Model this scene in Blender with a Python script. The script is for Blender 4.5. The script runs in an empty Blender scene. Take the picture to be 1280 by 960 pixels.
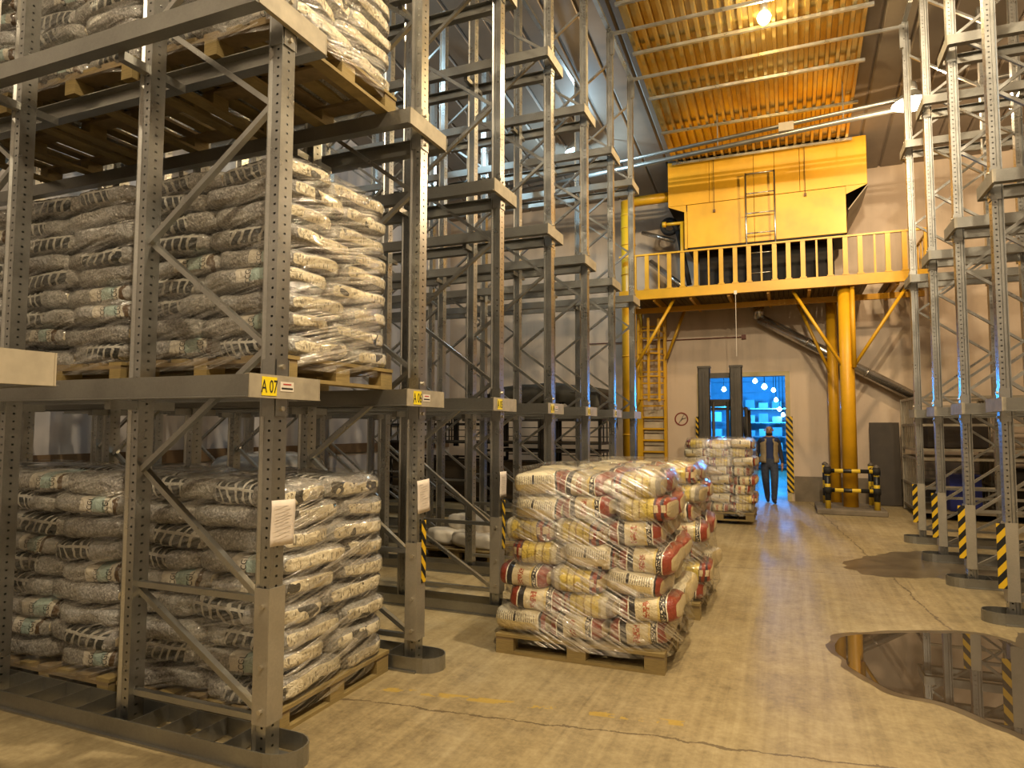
import bpy, bmesh, math, random
from mathutils import Vector, Matrix, noise
from mathutils.bvhtree import BVHTree

PI = math.pi
random.seed(7)
sc = bpy.context.scene
C = sc.collection

# ------------------------------------------------------------------ camera
CAM_H, YAW, PITCH, ROLL, FOCAL_PX = 1.70, 22.46, 3.61, 0.13, 840.0
cd = bpy.data.cameras.new('camera')
cd.sensor_width = 36.0
cd.lens = FOCAL_PX / 1280.0 * 36.0
cd.clip_start, cd.clip_end = 0.05, 200
cam = bpy.data.objects.new('camera', cd)
C.objects.link(cam)
_y, _p, _r = math.radians(YAW), math.radians(PITCH), math.radians(ROLL)
_f = Vector((-math.sin(_y) * math.cos(_p), math.cos(_y) * math.cos(_p), math.sin(_p)))
_rt = Vector((math.cos(_y), math.sin(_y), 0))
_up = _rt.cross(_f)
_R = _rt * math.cos(_r) + _up * math.sin(_r)
_U = -_rt * math.sin(_r) + _up * math.cos(_r)
m4 = Matrix((_R, _U, -_f)).transposed().to_4x4()
m4.translation = Vector((0, 0, CAM_H))
cam.matrix_world = m4
sc.camera = cam

# ------------------------------------------------------------------ world, exposure, light strengths
world = bpy.data.worlds.new('world')
sc.world = world
world.use_nodes = True
world.node_tree.nodes['Background'].inputs[0].default_value = (0.9, 0.85, 0.8, 1)
world.node_tree.nodes['Background'].inputs[1].default_value = 0.008
sc.view_settings.view_transform = 'Standard'
sc.view_settings.look = 'None'
sc.view_settings.gamma = 1.0
sc.view_settings.use_curve_mapping = False
sc.view_settings.exposure = 0.60
sc.cycles.adaptive_threshold = 0.03
sc.cycles.max_bounces = 6
sc.cycles.diffuse_bounces = 3
sc.cycles.glossy_bounces = 3
sc.cycles.transmission_bounces = 3
sc.cycles.transparent_max_bounces = 8
sc.cycles.caustics_reflective = False
sc.cycles.caustics_refractive = False
sc.cycles.sample_clamp_indirect = 4.0
SODIUM = (1.0, 0.72, 0.34)
HALOG = (1.0, 0.81, 0.54)
WARM = (1.0, 0.70, 0.40)
COOL = (0.55, 0.82, 1.0)
BLUE = (0.02, 0.32, 1.0)
W_FAR, W_NEAR, W_BACK, W_DISH, W_COOL, W_BLUE, W_SIDE = 200.0, 950.0, 1150.0, 330.0, 120.0, 260.0, 160.0


def ceil_z(y):
    return 8.10 - (y - 11.6) * 0.10


# ------------------------------------------------------------------ mesh helpers
class MB:
    def __init__(self):
        self.v, self.f = [], []

    def add(self, vs, fs):
        o = len(self.v)
        self.v += [tuple(p) for p in vs]
        self.f += [tuple(i + o for i in q) for q in fs]
        return self

    def box(self, c, s, rot=None):
        hx, hy, hz = s[0] / 2, s[1] / 2, s[2] / 2
        vs = [Vector((x * hx, y * hy, z * hz)) for z in (-1, 1) for y in (-1, 1) for x in (-1, 1)]
        if rot is not None:
            vs = [rot @ p for p in vs]
        vs = [p + Vector(c) for p in vs]
        return self.add(vs, [(0, 2, 3, 1), (4, 5, 7, 6), (0, 1, 5, 4), (2, 6, 7, 3), (0, 4, 6, 2), (1, 3, 7, 5)])

    def b2(self, x0, x1, y0, y1, z0, z1):
        return self.box(((x0 + x1) / 2, (y0 + y1) / 2, (z0 + z1) / 2), (x1 - x0, y1 - y0, z1 - z0))

    def bar(self, a, b, w, h, up=(0, 0, 1)):
        a, b = Vector(a), Vector(b)
        d = (b - a)
        L = d.length
        d.normalize()
        u = Vector(up)
        if abs(d.dot(u)) > 0.98:
            u = Vector((1, 0, 0))
        s = d.cross(u).normalized()
        u = s.cross(d)
        R = Matrix((d, s, u)).transposed()
        return self.box((a + b) / 2, (L, w, h), R)

    def tube(self, a, b, r, n=10, r2=None, caps=True):
        a, b = Vector(a), Vector(b)
        r2 = r if r2 is None else r2
        d = (b - a).normalized()
        u = Vector((0, 0, 1)) if abs(d.z) < 0.95 else Vector((1, 0, 0))
        s = d.cross(u).normalized()
        u = s.cross(d)
        vs = []
        for p, rr in ((a, r), (b, r2)):
            for i in range(n):
                t = 2 * PI * i / n
                vs.append(p + (s * math.cos(t) + u * math.sin(t)) * rr)
        fs = [(i, (i + 1) % n, n + (i + 1) % n, n + i) for i in range(n)]
        if caps:
            fs += [tuple(range(n - 1, -1, -1)), tuple(range(n, 2 * n))]
        return self.add(vs, fs)

    def path(self, pts, r, n=8):
        for a, b in zip(pts[:-1], pts[1:]):
            self.tube(a, b, r, n)
        return self

    def lathe(self, prof, n=16, c=(0, 0, 0), caps=True):
        vs, fs = [], []
        for (r, z) in prof:
            for i in range(n):
                t = 2 * PI * i / n
                vs.append((c[0] + r * math.cos(t), c[1] + r * math.sin(t), c[2] + z))
        for k in range(len(prof) - 1):
            for i in range(n):
                j = (i + 1) % n
                fs.append((k * n + i, k * n + j, (k + 1) * n + j, (k + 1) * n + i))
        if caps:
            fs.append(tuple(range(n - 1, -1, -1)))
            fs.append(tuple(range((len(prof) - 1) * n, len(prof) * n)))
        return self.add(vs, fs)

    def extr(self, prof, x0, x1):
        """closed profile of (y, z) points swept along x"""
        n = len(prof)
        vs = [(x0, p[0], p[1]) for p in prof] + [(x1, p[0], p[1]) for p in prof]
        fs = [(i, (i + 1) % n, n + (i + 1) % n, n + i) for i in range(n)]
        fs += [tuple(range(n - 1, -1, -1)), tuple(range(n, 2 * n))]
        return self.add(vs, fs)

    def mesh(self, name, m, smooth=False):
        me = bpy.data.meshes.new(name)
        me.from_pydata(self.v, [], self.f)
        bm = bmesh.new()
        bm.from_mesh(me)
        bmesh.ops.recalc_face_normals(bm, faces=bm.faces)
        bm.to_mesh(me)
        bm.free()
        if m is not None:
            me.materials.append(m)
        if smooth:
            me.polygons.foreach_set('use_smooth', [True] * len(me.polygons))
        return me

    def build(self, name, m, parent=None, smooth=False):
        return link(name, self.mesh(name, m, smooth), parent)


def link(name, me, parent=None, loc=None, rot=None, scale=None):
    o = bpy.data.objects.new(name, me)
    C.objects.link(o)
    if parent is not None:
        o.parent = parent
    if loc is not None:
        o.location = loc
    if rot is not None:
        o.rotation_euler = rot
    if scale is not None:
        o.scale = scale
    return o


def tag(o, label=None, cat=None, group=None, kind=None):
    if label:
        o['label'] = label
    if cat:
        o['category'] = cat
    if group:
        o['group'] = group
    if kind:
        o['kind'] = kind
    return o


def thing(name, label, cat, loc=(0, 0, 0), rz=0, group=None):
    o = bpy.data.objects.new(name, None)
    C.objects.link(o)
    o.location = loc
    o.rotation_euler = (0, 0, rz)
    o.empty_display_size = 0.1
    return tag(o, label, cat, group)


def struct(name, mb, m, parent=None, smooth=False):
    o = mb.build(name, m, parent, smooth)
    if parent is None:
        o['kind'] = 'structure'
    return o


def bevel(o, w=0.006, seg=2):
    b = o.modifiers.new('bevel', 'BEVEL')
    b.width = w
    b.segments = seg
    b.limit_method = 'ANGLE'
    return o


def text_mesh(body, size, m, extrude=0.0006, align='CENTER'):
    cu = bpy.data.curves.new('lettering', 'FONT')
    cu.body = body
    cu.size = size
    cu.extrude = extrude
    cu.align_x = align
    cu.align_y = 'CENTER'
    cu.resolution_u = 3
    o = bpy.data.objects.new('lettering', cu)
    C.objects.link(o)
    bpy.context.view_layer.update()
    me = bpy.data.meshes.new_from_object(o.evaluated_get(bpy.context.evaluated_depsgraph_get()))
    bpy.data.objects.remove(o)
    bpy.data.curves.remove(cu)
    me.materials.clear()
    me.materials.append(m)
    return me


# ------------------------------------------------------------------ materials
class NT:
    def __init__(self, name):
        self.m = bpy.data.materials.new(name)
        self.m.use_nodes = True
        self.t = self.m.node_tree
        self.n = self.t.nodes
        self.p = self.n['Principled BSDF']
        self.out = self.n['Material Output']

    def new(self, typ, **kw):
        nd = self.n.new(typ)
        for k, v in kw.items():
            setattr(nd, k, v)
        return nd

    def put(self, sock, val):
        if hasattr(val, 'is_output'):
            self.t.links.new(val, sock)
        else:
            if isinstance(val, tuple) and len(val) == 3 and sock.type == 'RGBA':
                val = (*val, 1)
            sock.default_value = val

    def math(self, op, a, b=None, c=None, clamp=False):
        nd = self.new('ShaderNodeMath', operation=op, use_clamp=clamp)
        self.put(nd.inputs[0], a)
        if b is not None:
            self.put(nd.inputs[1], b)
        if c is not None:
            self.put(nd.inputs[2], c)
        return nd.outputs[0]

    def mix(self, f, a, b):
        nd = self.new('ShaderNodeMix', data_type='RGBA')
        self.put(nd.inputs[0], f)
        self.put(nd.inputs[6], a)
        self.put(nd.inputs[7], b)
        return nd.outputs[2]

    def noise(self, vec, scale, detail=3, rough=0.55, dist=0.0):
        nd = self.new('ShaderNodeTexNoise')
        self.put(nd.inputs['Vector'], vec)
        nd.inputs['Scale'].default_value = scale
        nd.inputs['Detail'].default_value = detail
        nd.inputs['Roughness'].default_value = rough
        nd.inputs['Distortion'].default_value = dist
        return nd.outputs[0]

    def ramp(self, fac, stops, const=False):
        nd = self.new('ShaderNodeValToRGB')
        cr = nd.color_ramp
        cr.interpolation = 'CONSTANT' if const else 'LINEAR'
        while len(cr.elements) < len(stops):
            cr.elements.new(0.5)
        for e, (pos, col) in zip(cr.elements, stops):
            e.position = pos
            e.color = (*col, 1) if len(col) == 3 else col
        self.put(nd.inputs[0], fac)
        return nd.outputs[0]

    def pos(self):
        return self.new('ShaderNodeNewGeometry').outputs['Position']

    def obj(self):
        return self.new('ShaderNodeTexCoord').outputs['Object']

    def scale(self, vec, s):
        nd = self.new('ShaderNodeMapping')
        self.put(nd.inputs[0], vec)
        nd.inputs['Scale'].default_value = s
        return nd.outputs[0]

    def sep(self, vec):
        nd = self.new('ShaderNodeSeparateXYZ')
        self.put(nd.inputs[0], vec)
        return nd.outputs

    def bump(self, h, strength=0.3, dist=0.01):
        nd = self.new('ShaderNodeBump')
        nd.inputs['Strength'].default_value = strength
        nd.inputs['Distance'].default_value = dist
        self.put(nd.inputs['Height'], h)
        self.put(self.p.inputs['Normal'], nd.outputs[0])

    def set(self, col=None, rough=None, metal=None, coat=None, spec=None):
        for k, v in (('Base Color', col), ('Roughness', rough), ('Metallic', metal), ('Coat Weight', coat), ('Specular IOR Level', spec)):
            if v is not None:
                self.put(self.p.inputs[k], v)
        return self.m


def simple(name, col, rough=0.5, metal=0.0, var=0.15, scale=4.0, bump=0.0, coat=None, bscale=40):
    t = NT(name)
    P = t.pos()
    n = t.noise(P, scale, 4)
    dark = tuple(c * (1 - var) for c in col)
    lite = tuple(min(1, c * (1 + var)) for c in col)
    t.set(t.ramp(n, [(0.3, dark), (0.7, lite)]), rough, metal, coat)
    if bump:
        t.bump(t.noise(P, bscale, 3), bump, 0.004)
    return t.m


def mat_galv(name, col=(0.49, 0.49, 0.47), metal=0.95, rough=0.30):
    t = NT(name)
    P = t.pos()
    v = t.new('ShaderNodeTexVoronoi')
    t.put(v.inputs['Vector'], P)
    v.inputs['Scale'].default_value = 90
    sp = t.math('MULTIPLY', t.sep(v.outputs['Color'])[0], 0.10)
    n = t.noise(P, 3.0, 5)
    f = t.math('ADD', t.math('MULTIPLY', n, 0.8), sp)
    t.set(t.ramp(f, [(0.25, tuple(c * 0.78 for c in col)), (0.75, tuple(c * 1.12 for c in col))]),
          t.ramp(t.noise(P, 5, 2), [(0.3, (rough - .04,) * 3), (0.7, (rough + .06,) * 3)]), metal)
    return t.m


def mat_hazard(name, k=9.0, ax='y'):
    t = NT(name)
    o = t.sep(t.obj())
    a = {'x': o[0], 'y': o[1]}[ax]
    s = t.math('FRACT', t.math('ADD', t.math('MULTIPLY', t.math('ADD', o[2], t.math('MULTIPLY', a, 1.2)), k), 50.0))
    c = t.ramp(s, [(0.0, (0.75, 0.48, 0.02)), (0.5, (0.012, 0.012, 0.012))], True)
    return t.set(c, 0.45)


def mat_band(name, k, axis):
    """yellow and black bands straight across"""
    t = NT(name)
    o = t.sep(t.obj())
    s = t.math('FRACT', t.math('ADD', t.math('MULTIPLY', o[axis], k), 50.0))
    return t.set(t.ramp(s, [(0.0, (0.80, 0.55, 0.04)), (0.5, (0.012, 0.012, 0.012))], True), 0.4)


def mat_wood(name, col=(0.36, 0.22, 0.09)):
    t = NT(name)
    P = t.pos()
    g = t.noise(t.scale(P, (3, 3, 40)), 4.0, 4, 0.6, 0.4)
    g2 = t.noise(P, 2.5, 3)
    f = t.math('ADD', t.math('MULTIPLY', g, 0.5), t.math('MULTIPLY', g2, 0.5))
    t.set(t.ramp(f, [(0.3, tuple(c * 0.55 for c in col)), (0.7, tuple(c * 1.25 for c in col))]), 0.75)
    t.bump(g, 0.25, 0.003)
    return t.m


def mat_floor():
    t = NT('concrete_floor')
    P = t.pos()
    s = t.sep(P)
    n1 = t.noise(P, 0.45, 6, 0.6)
    n2 = t.noise(P, 6, 5, 0.65)
    n3 = t.noise(t.scale(P, (6, 0.6, 1)), 1.0, 4)
    n4 = t.noise(P, 28, 5, 0.7)
    n5 = t.noise(t.scale(P, (9, 0.35, 1)), 1.4, 5, 0.65, 0.5)
    f = t.math('ADD', t.math('ADD', t.math('MULTIPLY', n1, 0.34), t.math('MULTIPLY', n2, 0.22)), t.math('ADD', t.math('MULTIPLY', n5, 0.22), t.math('MULTIPLY', n4, 0.22)))
    base = t.ramp(f, [(0.38, (0.17, 0.13, 0.07)), (0.50, (0.34, 0.268, 0.145)), (0.61, (0.47, 0.385, 0.225))])
    # slab joints (chipped grooves), warped by noise
    wob = t.math('MULTIPLY', t.math('SUBTRACT', t.noise(P, 1.9, 6, 0.7), 0.5), 0.22)
    chip = t.math('MULTIPLY', t.noise(P, 9, 4), 0.030)

    def joint(coord, k, at):
        d = t.math('ABSOLUTE', t.math('SUBTRACT', t.math('ADD', t.math('ADD', coord, wob), t.math('MULTIPLY', k[1], k[0])), at))
        return t.math('LESS_THAN', d, t.math('SUBTRACT', chip, 0.006))
    j1 = joint(s[0], (0.085, s[1]), 1.78)
    j2 = joint(s[1], (-0.11, s[0]), 3.88)
    j3 = joint(s[1], (-0.11, s[0]), 8.75)
    j = t.math('MAXIMUM', t.math('MAXIMUM', j1, j2), j3, clamp=True)
    base = t.mix(t.math('MULTIPLY', j, 0.75), base, (0.10, 0.07, 0.04))
    # worn yellow line paint near the rack front
    yl = t.math('LESS_THAN', t.math('ABSOLUTE', t.math('SUBTRACT', s[1], t.math('ADD', 4.12, t.math('MULTIPLY', s[0], 0.12)))), 0.035)
    yl = t.math('MULTIPLY', t.math('MULTIPLY', yl, t.math('LESS_THAN', s[0], -0.6)), t.math('GREATER_THAN', t.noise(P, 7, 4), 0.52))
    base = t.mix(t.math('MULTIPLY', yl, 0.6), base, (0.50, 0.33, 0.03))
    t.set(base, t.ramp(n1, [(0.3, (0.42,) * 3), (0.7, (0.62,) * 3)]), 0.0, spec=0.4)
    h = t.math('SUBTRACT', t.math('ADD', t.math('MULTIPLY', n2, 0.4), t.math('MULTIPLY', n4, 0.3)), j)
    t.bump(h, 0.25, 0.006)
    return t.m


def mat_wall(name, col, dirt=(0.30, 0.24, 0.17), low=None):
    t = NT(name)
    P = t.pos()
    s = t.sep(P)
    n = t.noise(P, 0.9, 6, 0.6)
    n2 = t.noise(t.scale(P, (3, 3, 0.25)), 1.2, 5, 0.6)
    f = t.math('ADD', t.math('MULTIPLY', n, 0.55), t.math('MULTIPLY', n2, 0.45))
    c = t.ramp(f, [(0.30, tuple(a * 0.72 for a in col)), (0.5, col), (0.75, tuple(min(1, a * 1.08) for a in col))])
    spots = t.math('GREATER_THAN', t.noise(P, 5.5, 5, 0.7), 0.70)
    c = t.mix(t.math('MULTIPLY', spots, 0.6), c, dirt)
    t.set(c, 0.75)
    t.bump(t.noise(P, 12, 4), 0.15, 0.01)
    return t.m


def mat_yellow(name, col=(0.80, 0.42, 0.012), rough=0.42, worn=0.35):
    t = NT(name)
    P = t.pos()
    n = t.noise(P, 1.3, 5, 0.6)
    c = t.ramp(n, [(0.3, tuple(a * 0.75 for a in col)), (0.6, col), (0.8, tuple(min(1, a * 1.15) for a in col))])
    sc_ = t.math('GREATER_THAN', t.noise(t.scale(P, (2, 2, 0.7)), 6.0, 5, 0.7), 0.69)
    c = t.mix(t.math('MULTIPLY', sc_, worn), c, (0.33, 0.18, 0.03))
    return t.set(c, rough)


def mat_emit(name, col, strength):
    t = NT(name)
    e = t.new('ShaderNodeEmission')
    e.inputs[0].default_value = (*col, 1)
    e.inputs[1].default_value = strength
    t.t.links.new(e.outputs[0], t.out.inputs[0])
    return t.m


def mat_film(name, lo=0.06, hi=0.55, slant=0.5, tint=(1.0, 0.95, 0.85), flank=1.0):
    """stretched clear film: see-through, with glossy pulled streaks"""
    t = NT(name)
    P = t.pos()
    s = t.sep(P)
    run = t.math('ADD', s[0], s[1])
    comb = t.new('ShaderNodeCombineXYZ')
    t.put(comb.inputs[0], t.math('MULTIPLY', run, 1.3))
    t.put(comb.inputs[1], t.math('ADD', t.math('MULTIPLY', s[2], 42.0), t.math('MULTIPLY', run, 42.0 * slant)))
    st = t.noise(comb.outputs[0], 1.0, 4, 0.65, 0.6)
    pat = t.noise(P, 2.6, 4, 0.6)
    wr = t.noise(P, 20, 4, 0.65, 1.2)
    f = t.math('MULTIPLY', t.ramp(st, [(0.44, (0, 0, 0)), (0.62, (1, 1, 1))]), t.ramp(pat, [(0.36, (0.12,) * 3), (0.62, (1, 1, 1))]))
    # the film is bunched into strands on the aisle faces and lies smoother on the flanks
    nx = t.math('ABSOLUTE', t.sep(t.new('ShaderNodeNewGeometry').outputs['Normal'])[0])
    f = t.math('MULTIPLY', f, t.math('ADD', flank, t.math('MULTIPLY', nx, 1.0 - flank)))
    f = t.math('ADD', lo, t.math('MULTIPLY', f, hi), clamp=True)
    h = t.math('ADD', t.math('MULTIPLY', st, 0.6), t.math('MULTIPLY', wr, 0.6))
    bn = t.new('ShaderNodeBump')
    bn.inputs['Strength'].default_value = 1.0
    bn.inputs['Distance'].default_value = 0.02
    t.put(bn.inputs['Height'], h)
    g = t.new('ShaderNodeBsdfGlossy')
    g.inputs['Color'].default_value = (1, 1, 1, 1)
    g.inputs['Roughness'].default_value = 0.15
    t.put(g.inputs['Normal'], bn.outputs[0])
    d = t.new('ShaderNodeBsdfDiffuse')
    d.inputs['Color'].default_value = (*[c * 0.8 for c in tint], 1)
    t.put(d.inputs['Normal'], bn.outputs[0])
    mx = t.new('ShaderNodeMixShader')
    mx.inputs[0].default_value = 0.78
    t.t.links.new(d.outputs[0], mx.inputs[1])
    t.t.links.new(g.outputs[0], mx.inputs[2])
    tr = t.new('ShaderNodeBsdfTransparent')
    tr.inputs[0].default_value = (0.97, 0.96, 0.93, 1)
    m2 = t.new('ShaderNodeMixShader')
    t.put(m2.inputs[0], f)
    t.t.links.new(tr.outputs[0], m2.inputs[1])
    t.t.links.new(mx.outputs[0], m2.inputs[2])
    t.t.links.new(m2.outputs[0], t.out.inputs[0])
    return t.m


def sack_base(name, hx, hz, warp=0.06):
    t = NT(name)
    tc = t.new('ShaderNodeTexCoord')
    o = t.sep(tc.outputs['Object'])
    nrm = t.sep(tc.outputs['Normal'])
    info = t.new('ShaderNodeObjectInfo')
    rnd = info.outputs['Random']
    P = t.pos()
    wob = t.math('MULTIPLY', t.math('SUBTRACT', t.noise(P, 9, 3), 0.5), warp)
    u = t.math('ADD', t.math('ADD', t.math('DIVIDE', o[0], 2 * hx), 0.5), wob, clamp=True)
    v = t.math('ADD', t.math('ADD', t.math('DIVIDE', o[2], 2 * hz), 0.5), wob, clamp=True)
    side = t.math('GREATER_THAN', t.math('ABSOLUTE', nrm[0]), 0.86)
    return t, P, u, v, o, nrm, rnd, side


def sack_finish(t, P, col, rough=0.30, bs=0.5, coat=0.5):
    w1 = t.noise(P, 26, 4, 0.6, 0.8)
    w2 = t.noise(P, 8, 2)
    t.set(col, rough, 0.0, coat)
    t.p.inputs['Coat Roughness'].default_value = 0.08
    t.bump(t.math('ADD', t.math('MULTIPLY', w1, 0.9), w2), bs, 0.03)
    return t.m


CREAM, TAN, RED, BLK, YEL = (0.70, 0.60, 0.38), (0.52, 0.41, 0.20), (0.27, 0.045, 0.02), (0.025, 0.022, 0.022), (0.60, 0.46, 0.10)


def printed_lines(t, u, v, P, n=26.0):
    a = t.math('FRACT', t.math('MULTIPLY', u, n))
    g = t.noise(P, 90, 2)
    return t.math('MULTIPLY', t.math('GREATER_THAN', a, 0.52), t.math('GREATER_THAN', g, 0.42))


def mat_feed_text(name):
    t, P, u, v, o, nrm, rnd, side = sack_base(name, 0.215, 0.083)
    c = t.ramp(u, [(0, TAN), (0.05, CREAM), (0.84, CREAM), (0.845, (0.8, 0.75, 0.6)), (0.87, BLK), (0.90, RED), (1.0, RED)], True)
    up = t.math('GREATER_THAN', v, 0.50)
    lo = t.math('LESS_THAN', v, 0.20)
    inner = t.math('MULTIPLY', t.math('GREATER_THAN', u, 0.06), t.math('LESS_THAN', u, 0.83))
    c = t.mix(t.math('MULTIPLY', inner, up), c, (0.76, 0.69, 0.50))
    c = t.mix(t.math('MULTIPLY', inner, t.math('SUBTRACT', 1.0, up)), c, (0.56, 0.44, 0.21))
    ln = t.math('MULTIPLY', t.math('MULTIPLY', printed_lines(t, u, v, P), inner), t.math('MAXIMUM', t.math('MULTIPLY', up, t.math('LESS_THAN', v, 0.86)), t.math('MULTIPLY', lo, 0.7)))
    c = t.mix(t.math('MULTIPLY', ln, 0.8), c, (0.10, 0.08, 0.06))
    bar = t.math('MULTIPLY', t.math('MULTIPLY', up, t.math('LESS_THAN', t.math('ABSOLUTE', t.math('SUBTRACT', u, 0.43)), 0.018)), t.math('LESS_THAN', v, 0.9))
    c = t.mix(bar, c, BLK)
    blk2 = t.math('MULTIPLY', lo, t.math('LESS_THAN', t.math('ABSOLUTE', t.math('SUBTRACT', u, 0.70)), 0.035))
    c = t.mix(blk2, c, BLK)
    c = t.mix(side, c, (0.58, 0.46, 0.25))
    return sack_finish(t, P, c)


def mat_feed_gusset(name):
    t, P, u, v, o, nrm, rnd, side = sack_base(name, 0.215, 0.083)
    fl = t.math('GREATER_THAN', rnd, 0.55)
    u = t.math('ABSOLUTE', t.math('SUBTRACT', u, fl))
    c = t.ramp(u, [(0, RED), (0.08, (0.05, 0.03, 0.04)), (0.13, RED), (0.20, (0.10, 0.05, 0.06)), (0.25, YEL), (0.35, (0.40, 0.30, 0.06)), (0.38, YEL), (0.49, (0.35, 0.24, 0.05)),
                   (0.52, (0.66, 0.54, 0.20)), (0.62, (0.36, 0.26, 0.06)), (0.65, YEL), (0.76, (0.42, 0.35, 0.16)), (0.80, (0.58, 0.52, 0.36)), (0.88, (0.30, 0.27, 0.22)), (1.0, (0.45, 0.40, 0.3))], True)
    mid = t.math('MULTIPLY', t.math('LESS_THAN', t.math('ABSOLUTE', t.math('SUBTRACT', v, 0.55)), 0.16), t.math('LESS_THAN', u, 0.24))
    c = t.mix(t.math('MULTIPLY', mid, t.math('GREATER_THAN', t.math('FRACT', t.math('MULTIPLY', u, 8.0)), 0.4)), c, (0.62, 0.50, 0.30))
    sp = t.math('MULTIPLY', t.math('GREATER_THAN', t.noise(P, 60, 3), 0.62), t.math('GREATER_THAN', u, 0.25))
    c = t.mix(t.math('MULTIPLY', sp, 0.6), c, (0.16, 0.11, 0.03))
    c = t.mix(side, c, (0.58, 0.46, 0.25))
    return sack_finish(t, P, c)


def mat_feed_front(name):
    t, P, u, v, o, nrm, rnd, side = sack_base(name, 0.215, 0.083)
    c = t.ramp(u, [(0, RED), (0.20, (0.85, 0.78, 0.62)), (0.225, BLK), (0.33, CREAM), (0.68, (0.66, 0.52, 0.20)), (0.72, BLK), (0.81, (0.85, 0.78, 0.62)), (0.83, RED), (1.0, RED)], True)
    lt = t.math('MULTIPLY', t.math('LESS_THAN', t.math('ABSOLUTE', t.math('SUBTRACT', u, 0.50)), 0.055), t.math('GREATER_THAN', t.noise(P, 75, 1), 0.46))
    lt = t.math('MULTIPLY', lt, t.math('LESS_THAN', t.math('ABSOLUTE', t.math('SUBTRACT', v, 0.5)), 0.36))
    c = t.mix(lt, c, (0.42, 0.10, 0.04))
    l2 = t.math('MULTIPLY', t.math('LESS_THAN', t.math('ABSOLUTE', t.math('SUBTRACT', u, 0.765)), 0.03), t.math('GREATER_THAN', t.noise(P, 95, 1), 0.55))
    c = t.mix(l2, c, (0.8, 0.72, 0.55))
    c = t.mix(side, c, (0.58, 0.46, 0.25))
    return sack_finish(t, P, c)


def pellet_common(name):
    t, P, u, v, o, nrm, rnd, side = sack_base(name, 0.30, 0.068, 0.13)
    chips = t.noise(P, 70, 3, 0.7)
    c = t.ramp(chips, [(0.3, (0.10, 0.095, 0.088)), (0.55, (0.31, 0.29, 0.265)), (0.75, (0.68, 0.65, 0.60))])
    hz = t.noise(P, 5, 4)
    c = t.mix(t.ramp(hz, [(0.4, (0, 0, 0)), (0.7, (0.55,) * 3)]), c, (0.46, 0.47, 0.46))
    # cream printed end panels
    e = t.ramp(t.noise(P, 4.2, 2, 0.5, 0.3), [(0.0, (0.68, 0.59, 0.41)), (0.45, (0.74, 0.66, 0.48)), (0.63, (0.08, 0.075, 0.065)), (0.70, (0.64, 0.57, 0.41)), (1.0, (0.70, 0.61, 0.43))], True)
    tx = t.math('MULTIPLY', t.math('GREATER_THAN', t.noise(t.scale(P, (1, 1, .35)), 60, 2), 0.60), t.math('LESS_THAN', t.math('ABSOLUTE', t.math('SUBTRACT', v, 0.5)), 0.20))
    e = t.mix(t.math('MULTIPLY', tx, 0.75), e, (0.10, 0.09, 0.07))
    return t, P, u, v, o, rnd, side, c, e


def mat_pellet_window(name):
    t, P, u, v, o, rnd, side, c, e = pellet_common(name)
    fl = t.math('GREATER_THAN', rnd, 0.5)
    u = t.math('ABSOLUTE', t.math('SUBTRACT', u, fl))
    zone = t.math('MULTIPLY', t.math('GREATER_THAN', u, 0.10), t.math('LESS_THAN', u, 0.66))
    s = t.math('FRACT', t.math('ADD', t.math('MULTIPLY', u, 9.0), t.math('MULTIPLY', v, 0.9)))
    white = t.math('MAXIMUM', t.math('LESS_THAN', s, 0.30), t.math('LESS_THAN', t.math('ABSOLUTE', t.math('SUBTRACT', v, 0.74)), 0.06))
    lad = t.mix(white, (0.03, 0.033, 0.032), (0.50, 0.48, 0.43))
    c = t.mix(t.math('MULTIPLY', zone, t.math('GREATER_THAN', v, 0.12)), c, lad)
    return sack_finish(t, P, t.mix(side, c, e), 0.25, 0.9, 0.9)


def mat_pellet_panel(name):
    t, P, u, v, o, rnd, side, c, e = pellet_common(name)
    zone = t.math('MULTIPLY', t.math('GREATER_THAN', u, 0.50), t.math('LESS_THAN', u, 0.88))
    zone = t.math('MULTIPLY', zone, t.math('GREATER_THAN', v, 0.22))
    teal = t.mix(t.math('GREATER_THAN', u, 0.66), (0.66, 0.61, 0.52), (0.36, 0.46, 0.42))
    teal = t.mix(t.math('GREATER_THAN', u, 0.82), teal, (0.62, 0.58, 0.48))
    c = t.mix(zone, c, teal)
    edge = t.math('LESS_THAN', t.math('ABSOLUTE', t.math('SUBTRACT', u, 0.905)), 0.02)
    c = t.mix(edge, c, (0.10, 0.06, 0.03))
    return sack_finish(t, P, t.mix(side, c, e), 0.25, 0.7, 0.9)


def mat_pellet_plain(name):
    t, P, u, v, o, rnd, side, c, e = pellet_common(name)
    return sack_finish(t, P, t.mix(side, c, e), 0.22, 1.0, 0.9)


GALV = mat_galv('galvanised_steel')
GALV_D = mat_galv('dull_galvanised_rail', (0.34, 0.335, 0.31), 0.85, 0.34)
GUARD = mat_galv('post_guard_steel', (0.52, 0.48, 0.40), 0.7, 0.45)
CAPM = simple('rail_cap_paint', (0.40, 0.355, 0.27), 0.6, 0.15, 0.2, 8)
BOLT = simple('zinc_bolt', (0.55, 0.50, 0.40), 0.35, 0.8, 0.1)
HAZ = mat_hazard('hazard_stripe')
HAZX = mat_hazard('hazard_stripe_across', 7.0, 'x')
BAND_Z = mat_band('barrier_band_upright', 3.1, 2)
BAND_X = mat_band('barrier_band_rail', 3.3, 0)
WOOD = mat_wood('pallet_pine', (0.30, 0.22, 0.085))
WOOD2 = mat_wood('pallet_weathered', (0.25, 0.18, 0.09))
PAPER = simple('paper_sheet', (0.74, 0.66, 0.58), 0.7, 0, 0.05, 20)
LABY = simple('yellow_label', (0.90, 0.72, 0.02), 0.45, 0, 0.03)
INK = simple('black_ink', (0.01, 0.01, 0.01), 0.6, 0, 0.0)
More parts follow.
